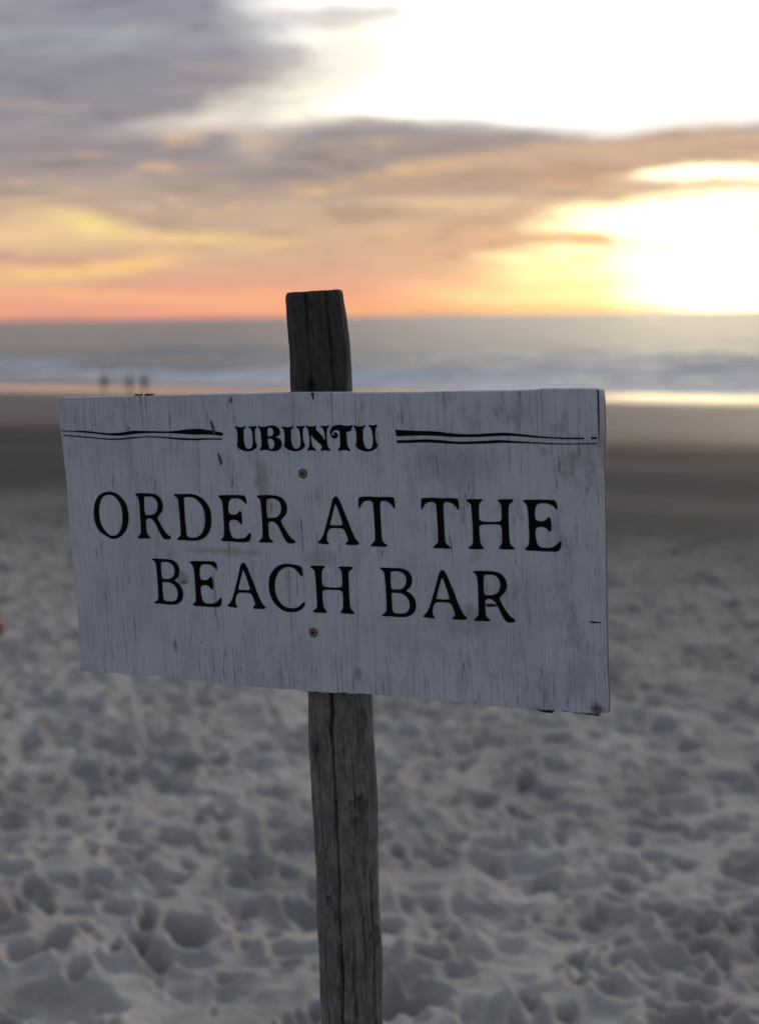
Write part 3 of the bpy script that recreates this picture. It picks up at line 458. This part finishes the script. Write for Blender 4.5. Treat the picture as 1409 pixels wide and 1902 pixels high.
# weathered post
pts = list(POST)
z0, z1 = POST[-4], POST[-1]
while pts[-1][2] > foot.z - .45:
    p = pts[-1]; pts.append((p[0] + .0006, p[1] + .0022, p[2] - .05, .0395))
pts = np.array(pts)[::-1]
hz = np.arange(pts[0, 2], pts[-1, 2], .0022)
ax_ = np.interp(hz, pts[:, 2], pts[:, 0]); ay_ = np.interp(hz, pts[:, 2], pts[:, 1]); ar_ = np.interp(hz, pts[:, 2], pts[:, 3])
ker = np.ones(25) / 25
def smooth(v): return np.convolve(np.pad(v, 12, mode='edge'), ker, 'valid')
ax_, ay_, ar_ = smooth(ax_), smooth(ay_), smooth(ar_)
nth = 288
th = np.linspace(0, 2 * np.pi, nth, endpoint=False)
TH, HZ = np.meshgrid(th, hz)
view = math.atan2(-1.85, .06)          # side of the post that faces the viewer
rel = (TH - view + np.pi) % (2 * np.pi) - np.pi
cyc = np.cos(TH) * 3; cys = np.sin(TH) * 3
arc = TH * .038
def pn(fa, fz, seed):
    # noise round the post, blended over the seam at the back
    k = sstep(2.4, math.pi, np.abs(rel))
    A = vnoise(rel * .038 * fa + seed, HZ * fz + seed * 3, 1.); return A * (1 - k)
warp = .15 * pn(30, 9, 3)
disp = .0016 * pn(170, 9, 1) + .0010 * pn(430, 16, 2) + .0022 * pn(50, 14, 5) + .0013 * pn(90, 45, 6)
def crack(x_frac, za, zb, wid, dep, seed, wob=.05):
    a0 = math.asin(max(-1, min(1, (x_frac - .5) * 2)))
    path = a0 + wob * 2 * vnoise(hz * 9 + seed, hz * 0 + seed, 1.) + wob * vnoise(hz * 40 + seed, hz * 0 + seed, 1.)
    act = sstep(za, za + .03, hz) * (1 - sstep(zb - .03, zb, hz)) * (.45 + 1.1 * np.clip(vnoise(hz * 14 + seed, hz * 0 + 4, 1.) + .5, 0, 1))
    ww = wid * (.5 + act)
    return -dep * act[:, None] * np.exp(-((rel - path[:, None]) / ww[:, None]) ** 2)
disp += crack(.36, .2, 1.18, .026, .011, 2, .07) + crack(.345, .5, 1.15, .05, .003, 52, .06)
disp += crack(.87, .2, .93, .02, .005, 9, .03)
disp += crack(.72, .75, .88, .018, .004, 12, .03)
disp += crack(.34, 1.45, 1.70, .04, .006, 21, .05)
disp += crack(.70, 1.48, 1.70, .02, .004, 25, .05)
disp += crack(.12, .6, 1.1, .02, .003, 31, .05) + crack(.55, .65, .86, .018, .003, 35, .04)
knot = np.zeros_like(disp)
for xf, kz, ka, kb in ((.12, 1.082, .012, .007), (.80, 1.112, .012, .006), (.72, 1.008, .009, .006), (.62, .985, .006, .005), (.90, .83, .010, .007), (.42, .712, .010, .006), (.2, .88, .006, .004), (.35, 1.52, .007, .006)):
    a0 = math.asin((xf - .5) * 2)
    q = np.sqrt(((rel - a0) * .038 / kb) ** 2 + ((HZ - kz) / ka) ** 2)
    disp += .0022 * np.exp(-((q - 1.4) / .5) ** 2) - .0022 * np.exp(-(q / .8) ** 2)
    knot += np.exp(-((q - 1.0) / .45) ** 2) * .8 + .5 * np.exp(-(q / .6) ** 2)
RR = ar_[:, None] + disp
tip = hz > hz[-1] - .006
RR[tip] *= (1 - .05 * ((hz[tip] - (hz[-1] - .006)) / .006) ** 2)[:, None]
PX = ax_[:, None] + RR * np.cos(TH); PY = ay_[:, None] + RR * np.sin(TH); PZ = HZ + 0.
topk = sstep(hz[-1] - .03, hz[-1], HZ)
PZ = PZ + topk * (.0012 * vnoise(TH * 3, TH * 0, 1.) + .05 * (PX - ax_[:, None]))
nrw = 14
for k in range(1, nrw + 1):           # sawn top, shrinking rings
    f_ = 1 - k / nrw
    PX = np.vstack([PX, (ax_[-1] + (RR[-1] * np.cos(th)) * f_)[None]]); PY = np.vstack([PY, (ay_[-1] + (RR[-1] * np.sin(th)) * f_)[None]])
    PZ = np.vstack([PZ, (hz[-1] + .05 * RR[-1] * np.cos(th) * f_ + .0008 * vnoise(RR[-1] * np.cos(th) * f_ * 200, RR[-1] * np.sin(th) * f_ * 200, 1.))[None]])
knot = np.vstack([knot, np.zeros((nrw, nth))]); relv = np.vstack([rel, np.repeat(rel[-1:], nrw, 0)])
me = grid_mesh('post', PX, PY, PZ, True, {'knot': knot, 'around': relv * .038})
me.transform(Matrix.Translation(-foot)); me.flip_normals()
post = link('post', me, None, sign)
M = Mat('weathered_post'); cv = M.n('ShaderNodeCombineXYZ'); so = M.n('ShaderNodeSeparateXYZ'); M.put(M.tc.outputs['Object'], so.inputs[0])
M.put(M.attr('around'), cv.inputs[0]); M.put(so.outputs[2], cv.inputs[2]); V = cv.outputs[0]
g1 = M.noise(1, 6, sc=(330, 1, 19), vec=V, rough=.78, dist=.9); g2 = M.noise(1, 4, sc=(90, 1, 9), vec=V, rough=.6); g3 = M.noise(1, 4, sc=(900, 1, 90), vec=V, rough=.7); g4 = M.noise(1, 4, sc=(60, 1, 26), loc=(4, 0, 2), vec=V, rough=.7)
c = M.mix(g2, (.105, .098, .095), (.29, .275, .265))
c = M.mix(M.rng(g4, .40, .62, .6, 0), c, (.07, .066, .068))
c = M.mix(M.rng(g3, .35, .6, .45, 0), c, (.05, .046, .046))
c = M.mix(M.rng(g1, .36, .47, .9, 0), c, (.016, .014, .014))
c = M.mix(M.rng(g1, .54, .68, 0, .6), c, (.33, .32, .33))
c = M.mix(M.math('MULTIPLY', M.math('MINIMUM', M.attr('knot'), 1.0), M.rng(g1, .3, .7, .75, .15)), c, (.02, .017, .015))
# the post colour darkens to near black towards its head
c = M.mix(M.rng(M.math('ADD', so.outputs[2], M.math('MULTIPLY', g2, .25)), 1.35, 1.75, 0, .72), c, (.012, .011, .011))
bp = M.bump(g1, .0012, .9); bp = M.bump(g3, .0005, .6, bp)
M.set(color=c, rough=.88, normal=bp, spec=.25)
me.materials.append(M.m)

def to_sign(u, v, z=0.): return BO + BX * u + BY * v + BN * z
def board_matrix():
    mm = Matrix.Identity(4)
    for i in range(3): mm[i][0] = BX[i]; mm[i][1] = BY[i]; mm[i][2] = BN[i]
    mm.translation = BO - foot
    return mm
TH_B = .012
rng = random.Random(3)
pl = [(a / 1e4, b / 1e4) for a, b in OUTLINE]
def densify(pl, step):
    o = []
    for i, p in enumerate(pl):
        q = pl[(i + 1) % len(pl)]; d_ = math.dist(p, q); n_ = max(1, int(d_ / step))
        for k in range(n_): o.append((p[0] + (q[0] - p[0]) * k / n_, p[1] + (q[1] - p[1]) * k / n_))
    return o
dp_ = densify(pl, .0022)
jit = []
hh = 0
for (u, v) in dp_:
    bottom = v < -.16; top = v > .165
    hh = hh * .6 + rng.gauss(0, 1) * .4
    a_ = .0013 if bottom else (.0003 if top else .0002)
    jit.append((u + hh * .0001, v + hh * a_))
def inset(pl, d_):
    o = []; n_ = len(pl)
    for i in range(n_):
        a_, b_ = pl[i - 3], pl[(i + 3) % n_]; tx, ty = b_[0] - a_[0], b_[1] - a_[1]; l_ = math.hypot(tx, ty) or 1
        o.append((pl[i][0] + ty / l_ * (-d_) * ORI, pl[i][1] - tx / l_ * (-d_) * ORI))
    return o
area = sum(jit[i - 1][0] * jit[i][1] - jit[i][0] * jit[i - 1][1] for i in range(len(jit)))
ORI = 1 if area > 0 else -1
bm = bmesh.new(); n_ = len(jit)
layers = [(inset(jit, .0007), 0), (jit, -.0008), ([(p[0] + .0002, p[1] - .0001) for p in jit], -.0045), (inset(jit, .0006), -.0060), (jit, -.0078), (jit, -TH_B + .0007), (inset(jit, .0008), -TH_B)]
V_ = [[bm.verts.new((p[0], p[1], z)) for p in L_] for L_, z in layers]
for a_, b_ in zip(V_[:-1], V_[1:]):
    for i in range(n_):
        f = (a_[i], a_[(i + 1) % n_], b_[(i + 1) % n_], b_[i]); bm.faces.new(f if ORI < 0 else f[::-1])
bm.faces.new(V_[0] if ORI > 0 else V_[0][::-1]); bm.faces.new(V_[-1][::-1] if ORI > 0 else V_[-1])
bmesh.ops.triangulate(bm, faces=[f for f in bm.faces if len(f.verts) > 4])
me = bpy.data.meshes.new('board'); bm.to_mesh(me); bm.free()
board = link('board', me, None, sign); board.matrix_local = board_matrix()
M = Mat('painted_plywood'); so = M.n('ShaderNodeSeparateXYZ'); M.put(M.tc.outputs['Object'], so.inputs[0])
x_, y_, z_ = so.outputs
fib = M.noise(1, 4, sc=(620, 14, 1), rough=.6); fib2 = M.noise(1, 3, sc=(150, 3.2, 1), loc=(3, 1, 0), rough=.6); blot = M.noise(7, 4, rough=.62, loc=(2, 5, 0)); blot2 = M.noise(28, 5, sc=(1, .55, 1), rough=.7)
paint = M.mix(fib2, (.43, .438, .50), (.555, .562, .63))
paint = M.mix(M.rng(blot, .40, .66, 0, .55), paint, (.39, .395, .445))
right = M.rng(x_, .02, .30)
grime = M.math('MULTIPLY', M.rng(blot2, .50, .68, 0, 1), M.math('ADD', M.math('MULTIPLY', right, .6), .2))
paint = M.mix(grime, paint, (.27, .265, .275))
speck = M.math('MULTIPLY', M.rng(M.noise(330, 2, loc=(1, 7, 0)), .70, .76, 0, 1), M.rng(M.noise(16, 3, loc=(9, 2, 0)), .5, .62, 0, .9))
paint = M.mix(speck, paint, (.07, .065, .07))
paint = M.mix(M.rng(fib, .52, .70, 0, .42), paint, (.24, .24, .29))
def lines(scx, scy, wdt, lo, hi, loc):
    n_ = M.noise(1, 2, sc=(scx, scy, 1), loc=loc, rough=.35, dist=.15)
    l_ = M.rng(M.math('ABSOLUTE', M.math('SUBTRACT', n_, .5)), 0, wdt, 1, 0)
    return M.math('MULTIPLY', l_, M.rng(M.noise(1, 3, sc=(scx * .45, 11, 1), loc=loc[::-1], rough=.6), lo, hi, 0, 1))
edge = M.math('MAXIMUM', M.rng(y_, .06, .178, 0, .13), M.rng(y_, -.09, -.178, 0, .13))
def bias(l_, e): return l_
lD = lines(340, 9, .022, .46, .56, (6, 1, 3)); lA = lines(150, 4.0, .012, .50, .60, (.3, .7, 0)); lB = lines(240, 6.5, .014, .50, .60, (4, 2, 0)); lC = lines(85, 2.0, .0055, .50, .60, (8, 5, 0))
lE = M.math('MULTIPLY', lines(230, 3.4, .016, .38, .54, (2.2, 9, 0)), M.math('MULTIPLY', edge, 7.5, clamp=True))
ck = M.math('MAXIMUM', M.math('MAXIMUM', M.math('MULTIPLY', lA, .8), M.math('MAXIMUM', M.math('MULTIPLY', lB, .6), M.math('MULTIPLY', lD, .32))), M.math('MAXIMUM', lC, M.math('MULTIPLY', lE, .85)), clamp=True)
paint = M.mix(M.math('MULTIPLY', ck, .85), paint, (.035, .03, .032))
def stain(cx_, cy_, ax_, ay_, amt, colr, base, seed=0):
    mp = M.n('ShaderNodeMapping', vector_type='TEXTURE'); mp.inputs['Location'].default_value = (cx_, cy_, 0); mp.inputs['Scale'].default_value = (ax_, ay_, 1e6); mp.name = 'patch'
    M.put(M.tc.outputs['Object'], mp.inputs[0]); ln = M.n('ShaderNodeVectorMath', operation='LENGTH'); M.put(mp.outputs[0], ln.inputs[0])
    k = M.math('ADD', ln.outputs['Value'], M.math('MULTIPLY', M.math('SUBTRACT', M.noise(45, 4, sc=(1, .5, 1), loc=(seed, 2, 0), rough=.65), .5), 1.9))
    return M.mix(M.rng(k, .25, 1.0, amt, 0), base, colr)
paint = stain(-.068, .082, .013, .030, .50, (.19, .15, .12), paint, 1)
paint = stain(-.062, .040, .012, .03, .30, (.22, .18, .15), paint, 2)
paint = stain(-.12, -.012, .075, .006, .40, (.20, .18, .15), paint, 3)
paint = stain(.003, -.015, .03, .012, .30, (.24, .18, .16), paint, 4)
paint = stain(-.0405, -.045, .007, .022, .30, (.23, .21, .19), paint, 5)
paint = stain(-.202, -.020, .014, .016, .35, (.20, .19, .17), paint, 6)
paint = stain(.045, -.155, .007, .010, .5, (.14, .11, .08), paint, 7)
paint = stain(.19, -.085, .06, .03, .35, (.22, .22, .23), paint, 8)
paint = stain(.17, .095, .07, .03, .38, (.24, .22, .24), paint, 9)
paint = stain(.315, -.145, .03, .03, .40, (.20, .19, .20), paint, 10)
paint = stain(.335, -.175, .012, .008, .8, (.04, .035, .03), paint, 11)
for key, am in (('smear', .93), ('knot', .8)):
    mk = MARKS[key]; cx_ = sum(p[0] for p in mk) / len(mk) / 1e4; cy_ = sum(p[1] for p in mk) / len(mk) / 1e4
    paint = stain(cx_, cy_, .0085 if key == 'smear' else .004, .0055, am, (.03, .028, .03), paint, 12)
    if key == 'smear': paint = stain(cx_ - .001, cy_ + .006, .012, .009, .6, (.20, .185, .16), paint, 13)
paint = stain(-.2035, -.1335, .0045, .012, .7, (.10, .07, .08), paint, 15)
# bare ply shows on the edges below the paint lip
ply = M.mix(M.noise(1, 3, sc=(60, 60, 900)), (.07, .055, .05), (.26, .23, .22))
zed = M.rng(z_, -.0052, -.0036, 1, 0)
topl = M.rng(y_, .165, .172, 0, 1)
zed = M.math('MULTIPLY', zed, M.math('SUBTRACT', 1.0, M.math('MULTIPLY', topl, .85)))
col = M.mix(zed, paint, ply)
bp = M.bump(ck, .0008, -1.0); bp = M.bump(fib, .0004, .5, bp); bp = M.bump(fib2, .0012, .35, bp)
M.set(color=col, rough=M.math('ADD', M.math('MULTIPLY', blot, .25), .5), normal=bp, spec=.3)
me.materials.append(M.m)

# lettering, brushed in black enamel: every letter a thin film of paint of its own
M = Mat('black_enamel'); fb = M.noise(1, 4, sc=(500, 12, 1), rough=.6); bl = M.noise(60, 3)
c = M.mix(M.rng(fb, .60, .74, 0, .8), (.003, .003, .0045), (.022, .022, .028)); c = M.mix(M.rng(bl, .62, .8, 0, .3), c, (.02, .019, .019))
M.set(color=c, rough=.7, spec=.08, normal=M.bump(fb, .0003, .5)); black = M.m
def smooth_outline(ctrl, sub=4):
    P_ = [(p[0] / 1e4, p[1] / 1e4, len(p) > 2) for p in ctrl]; n_ = len(P_); o = []
    for i in range(n_):
        p1, p2 = P_[i], P_[(i + 1) % n_]
        p0 = P_[i - 1]; p3 = P_[(i + 2) % n_]
        if p1[2]: p0 = (2 * p1[0] - p2[0], 2 * p1[1] - p2[1])
        if p2[2]: p3 = (2 * p2[0] - p1[0], 2 * p2[1] - p1[1])
        if math.dist(p1[:2], p2[:2]) < .0006: o.append((p1[0], p1[1])); continue
        for k in range(sub):
            t = k / sub
            q = []
            for c_ in (0, 1):
                q.append(.5 * ((2 * p1[c_]) + (-p0[c_] + p2[c_]) * t + (2 * p0[c_] - 5 * p1[c_] + 4 * p2[c_] - p3[c_]) * t * t + (-p0[c_] + 3 * p1[c_] - 3 * p2[c_] + p3[c_]) * t ** 3))
            o.append(tuple(q))
    return o
def film(name, outlines, mat, z=.00035, thick=.00015, parent=None, sub=4):
    cu = bpy.data.curves.new(name, 'CURVE'); cu.dimensions = '2D'; cu.fill_mode = 'BOTH'; cu.extrude = thick
    for ol in outlines:
        pts_ = smooth_outline(ol, sub); sp_ = cu.splines.new('POLY'); sp_.points.add(len(pts_) - 1)
        for q_, p_ in zip(sp_.points, pts_): q_.co = (p_[0], p_[1], 0, 1)
        sp_.use_cyclic_u = True
    tmp = bpy.data.objects.new('tmp', cu); C.objects.link(tmp)
    bpy.context.view_layer.update()
    dg = bpy.context.evaluated_depsgraph_get()
    me_ = bpy.data.meshes.new_from_object(tmp.evaluated_get(dg)); me_.name = name
    bpy.data.objects.remove(tmp); bpy.data.curves.remove(cu)
    me_.transform(Matrix.Translation((0, 0, z)))
    me_.materials.clear()
    o = link(name, me_, mat, parent or board)
    return o
for ch, row, outs in LETTERS:
    film('letter', outs, black)
for ol in RULES:
    film('ruled_line', [ol], black, sub=3)
def flatmat(name, a_, b_, sc=(300, 40, 1), rough=.8):
    M = Mat(name); n_ = M.noise(1, 4, sc=sc); M.set(color=M.mix(n_, a_, b_), rough=rough, spec=.2, normal=M.bump(n_, .0006, .8)); return M.m
dark = flatmat('dark_split', (.012, .009, .009), (.05, .035, .035)); brown = flatmat('bare_ply_core', (.02, .008, .006), (.09, .045, .03))
smudge = flatmat('tar_smudge', (.03, .03, .035), (.14, .14, .16), (700, 500, 1))
def jag(ol, n_=3, am=3):
    o = []
    for i, p in enumerate(ol):
        q_ = ol[(i + 1) % len(ol)]
        for k in range(n_):
            o.append((p[0] + (q_[0] - p[0]) * k / n_ + rng.uniform(-am, am), p[1] + (q_[1] - p[1]) * k / n_ + rng.uniform(-am, am), 1))
    return o
film('splinter_gap', [jag(MARKS['crack_edge'], 2, 1.5)], brown, .0003)
film('gouge', [jag(MARKS['slot'], 2, 2)], flatmat('gouged_wood', (.04, .03, .03), (.16, .14, .14)), .0006); film('gouge', [jag(MARKS['slot2'], 2, 2)], bpy.data.materials['gouged_wood'], .0004)
film('gouge', [jag(MARKS['tick'], 2, 1.5)], dark, .0003); film('gouge', [jag(MARKS['chip'], 2, 3)], dark, .0003)
film('gouge', [jag(MARKS['scratch'], 3, 3)], dark, .0003)

plymat = flatmat('torn_ply', (.05, .05, .055), (.20, .20, .22))
film('torn_ply_strip', [jag(MARKS['splint1'], 3, 3)], dark, -.0045, .0008, sub=1); film('torn_ply_strip', [jag(MARKS['splint2'], 4, 3)], plymat, -.0085, .0009, sub=1)
# loose splinters along the top edge
for u0, w0 in ((-.237, .0035), (-.231, .002), (-.222, .0045), (-.215, .0025)):
    bm = bmesh.new()
    vs_ = [bm.verts.new((u0 - w0, .1775, -.006)), bm.verts.new((u0 + w0, .1772, -.006)), bm.verts.new((u0 + w0 * 1.2, .1792, -.007)), bm.verts.new((u0 - w0 * .3, .1800, -.0065)), bm.verts.new((u0, .1776, -.0085))]
    for f in ((0, 1, 2), (0, 2, 3), (1, 4, 2), (4, 3, 2), (0, 3, 4)): bm.faces.new([vs_[i] for i in f])
    me = bpy.data.meshes.new('splinter'); bm.to_mesh(me); bm.free(); link('splinter', me, dark, board)
# screws
brass = Mat('tarnished_brass'); n_ = brass.noise(900, 3); brass.set(color=brass.mix(n_, (.10, .075, .045), (.24, .19, .12)), metal=.35, rough=.55, normal=brass.bump(n_, .0004, .6)); brass = brass.m
for (u, v) in (MARKS['screw1'][0], MARKS['screw2'][0]):
    u /= 1e4; v /= 1e4; bm = bmesh.new(); prof = [(.0050, -.0004), (.0050, .0006), (.0046, .0009), (.0030, .0010), (.0021, .0009), (.0019, .0003)]
    rings = []
    for pr, pz in prof:
        rings.append([bm.verts.new((pr * math.cos(k / 24 * math.tau) * (1 + .02 * math.sin(3 * k)), pr * math.sin(k / 24 * math.tau), pz)) for k in range(24)])
    for a_, b_ in zip(rings[:-1], rings[1:]):
        for k in range(24): bm.faces.new((a_[k], a_[(k + 1) % 24], b_[(k + 1) % 24], b_[k]))
    bm.faces.new(rings[-1])
    me = bpy.data.meshes.new('screw'); bm.to_mesh(me); bm.free(); sc_ = link('screw', me, brass, sign)
    sc_.matrix_local = board_matrix() @ Matrix.Translation((u, v, .0003))
    bm = bmesh.new(); bmesh.ops.create_cone(bm, cap_ends=True, segments=6, radius1=.0016, radius2=.0019, depth=.0008, matrix=Matrix.Translation((0, 0, .0006)))
    me = bpy.data.meshes.new('recess'); bm.to_mesh(me); bm.free(); link('recess', me, dark, sc_)
    bm = bmesh.new()
    ro = [bm.verts.new(((.0058 + .0004 * math.sin(k * 2.3)) * math.cos(k / 28 * math.tau), (.0058 + .0004 * math.cos(k * 1.7)) * math.sin(k / 28 * math.tau), 0)) for k in range(28)]
    bm.faces.new(ro); me = bpy.data.meshes.new('countersink'); bm.to_mesh(me); bm.free(); link('countersink', me, dark, sc_)

# ------------------------------------------------------------------ three people by the water
def skin_chain(name, verts, edges, rad, mat, parent=None, root=0, sub=1):
    me_ = bpy.data.meshes.new(name); me_.from_pydata(verts, edges, []); me_.update()
    o = link(name, me_, mat, parent)
    sk = o.modifiers.new('skin', 'SKIN'); sk.use_smooth_shade = True
    for i, r_ in enumerate(rad):
        d_ = me_.skin_vertices[0].data[i]; d_.radius = (r_, r_) if isinstance(r_, float) else r_; d_.use_root = (i == root)
    ss = o.modifiers.new('sub', 'SUBSURF'); ss.levels = sub; ss.render_levels = sub
    return o
def simple(name, c_, rough=.8):
    M = Mat(name); n_ = M.noise(30, 3); M.set(color=M.mix(n_, tuple(v * .8 for v in c_), tuple(v * 1.2 for v in c_)), rough=rough); return M.m
skinm = simple('skin', (.28, .17, .12), .6)
def person(x, y, rz, h, shirt, trousers, hairc, label, stride, arm):
    z = float(base_z(np.array(x * NX + y * NY))) + .0
    s_ = h / 1.7; f_ = stride
    J = dict(pel=(0, 0, .93), wai=(0, 0, 1.08), che=(0, -.01, 1.30), nk0=(0, 0, 1.44), nk=(0, .01, 1.50), hd=(0, .02, 1.58), ht=(0, .01, 1.66),
             hl=(-.09, 0, .90), kl=(-.10, .02 + f_, .50), al=(-.10, -.01 + f_ * 1.4, .09), tl=(-.11, .13 + f_ * 1.4, .03),
             hr=(.09, 0, .90), kr=(.10, .03 - f_ * .7, .50), ar=(.10, -.03 - f_ * 1.6, .09), tr=(.11, .11 - f_ * 1.6, .03),
             sl=(-.18, 0, 1.39), el=(-.24, .03 - arm, 1.12), wl=(-.22, .12 - arm, .88), fl=(-.21, .15 - arm, .78),
             sr=(.18, 0, 1.39), er=(.25, .02 + arm, 1.12), wr=(.22, .12 + arm, .90), fr=(.20, .16 + arm, .80))
    rad = dict(pel=(.15, .11), wai=(.13, .10), che=(.16, .11), nk0=.075, nk=.055, hd=.088, ht=.072, hl=.09, kl=.058, al=.042, tl=.04, hr=.09, kr=.058, ar=.042, tr=.04,
               sl=.06, el=.042, wl=.03, fl=.032, sr=.06, er=.042, wr=.03, fr=.032)
    ks = list(J); E_ = [('pel', 'wai'), ('wai', 'che'), ('che', 'nk0'), ('nk0', 'nk'), ('nk', 'hd'), ('hd', 'ht'), ('pel', 'hl'), ('hl', 'kl'), ('kl', 'al'), ('al', 'tl'), ('pel', 'hr'), ('hr', 'kr'), ('kr', 'ar'), ('ar', 'tr'), ('che', 'sl'), ('sl', 'el'), ('el', 'wl'), ('wl', 'fl'), ('che', 'sr'), ('sr', 'er'), ('er', 'wr'), ('wr', 'fr')]
    def part(name, keys, grow, mat, parent, root):
        vs_ = [tuple(c_ * s_ for c_ in J[k]) for k in keys]; es_ = [(keys.index(a_), keys.index(b_)) for a_, b_ in E_ if a_ in keys and b_ in keys]
        def g(r_): return tuple((q_ + grow) * s_ for q_ in r_) if isinstance(r_, tuple) else (r_ + grow) * s_
        return skin_chain(name, vs_, es_, [g(rad[k]) for k in keys], mat, parent, keys.index(root), 2)
    b_ = part('person', ks, 0., skinm, None, 'pel')
    b_.location = (x, y, z); b_.rotation_euler = (0, 0, rz)
    tag(b_, label, 'person', 'people standing by the water')
    part('shirt', ['pel', 'wai', 'che', 'nk0', 'sl', 'el', 'sr', 'er'], .014, simple('shirt_cloth', shirt), b_, 'wai')
    part('trousers', ['pel', 'hl', 'kl', 'al', 'hr', 'kr', 'ar'], .016, simple('trouser_cloth', trousers), b_, 'pel')
    hm = bpy.data.meshes.new('hair'); bm = bmesh.new(); bmesh.ops.create_icosphere(bm, subdivisions=3, radius=.105 * s_)
    for v_ in bm.verts:
        v_.co.x *= .92; v_.co.z *= 1.08
        if v_.co.y > .03 * s_ and v_.co.z < .03 * s_: v_.co.y = .03 * s_
    bm.to_mesh(hm); bm.free(); hr_ = link('hair', hm, simple('hair', hairc), b_); hr_.location = (0, -.015 * s_, 1.625 * s_)
    return b_
person(-23.6, 133.0, 2.6, 1.72, (.07, .08, .11), (.05, .05, .06), (.03, .02, .015), 'person in dark clothes at the edge of the sea, leftmost of the three', .10, .05)
person(-21.5, 133.5, .4, 1.66, (.06, .07, .09), (.06, .055, .06), (.04, .03, .02), 'person in dark clothes between the two others by the water', .04, -.03)
person(-19.6, 129.5, -.6, 1.70, (.018, .018, .02), (.022, .02, .02), (.015, .012, .01), 'person dressed in black, rightmost and darkest of the three near the breakers', .07, .04)

# red ball lying in the sand at the left edge
M = Mat('red_ball'); n_ = M.noise(40, 3); M.set(color=M.mix(n_, (.22, .035, .035), (.34, .07, .065)), rough=.55)
bm = bmesh.new(); bmesh.ops.create_uvsphere(bm, u_segments=32, v_segments=20, radius=.075)
for v_ in bm.verts:                                   # six shallow seams running pole to pole
    a_ = math.atan2(v_.co.y, v_.co.x); v_.co *= 1 - .03 * max(0, 1 - abs(((a_ / math.tau * 6) % 1) - .5) * -2 - 1.6)
me = bpy.data.meshes.new('ball'); bm.to_mesh(me); bm.free()
for p_ in me.polygons: p_.use_smooth = True
ball = link('ball', me, M.m); ball.location = (-2.36, 9.16, -.235); ball.rotation_euler = (.4, .3, 0)
tag(ball, 'small dull red ball half hidden at the left edge of the picture, on the sand', 'ball')
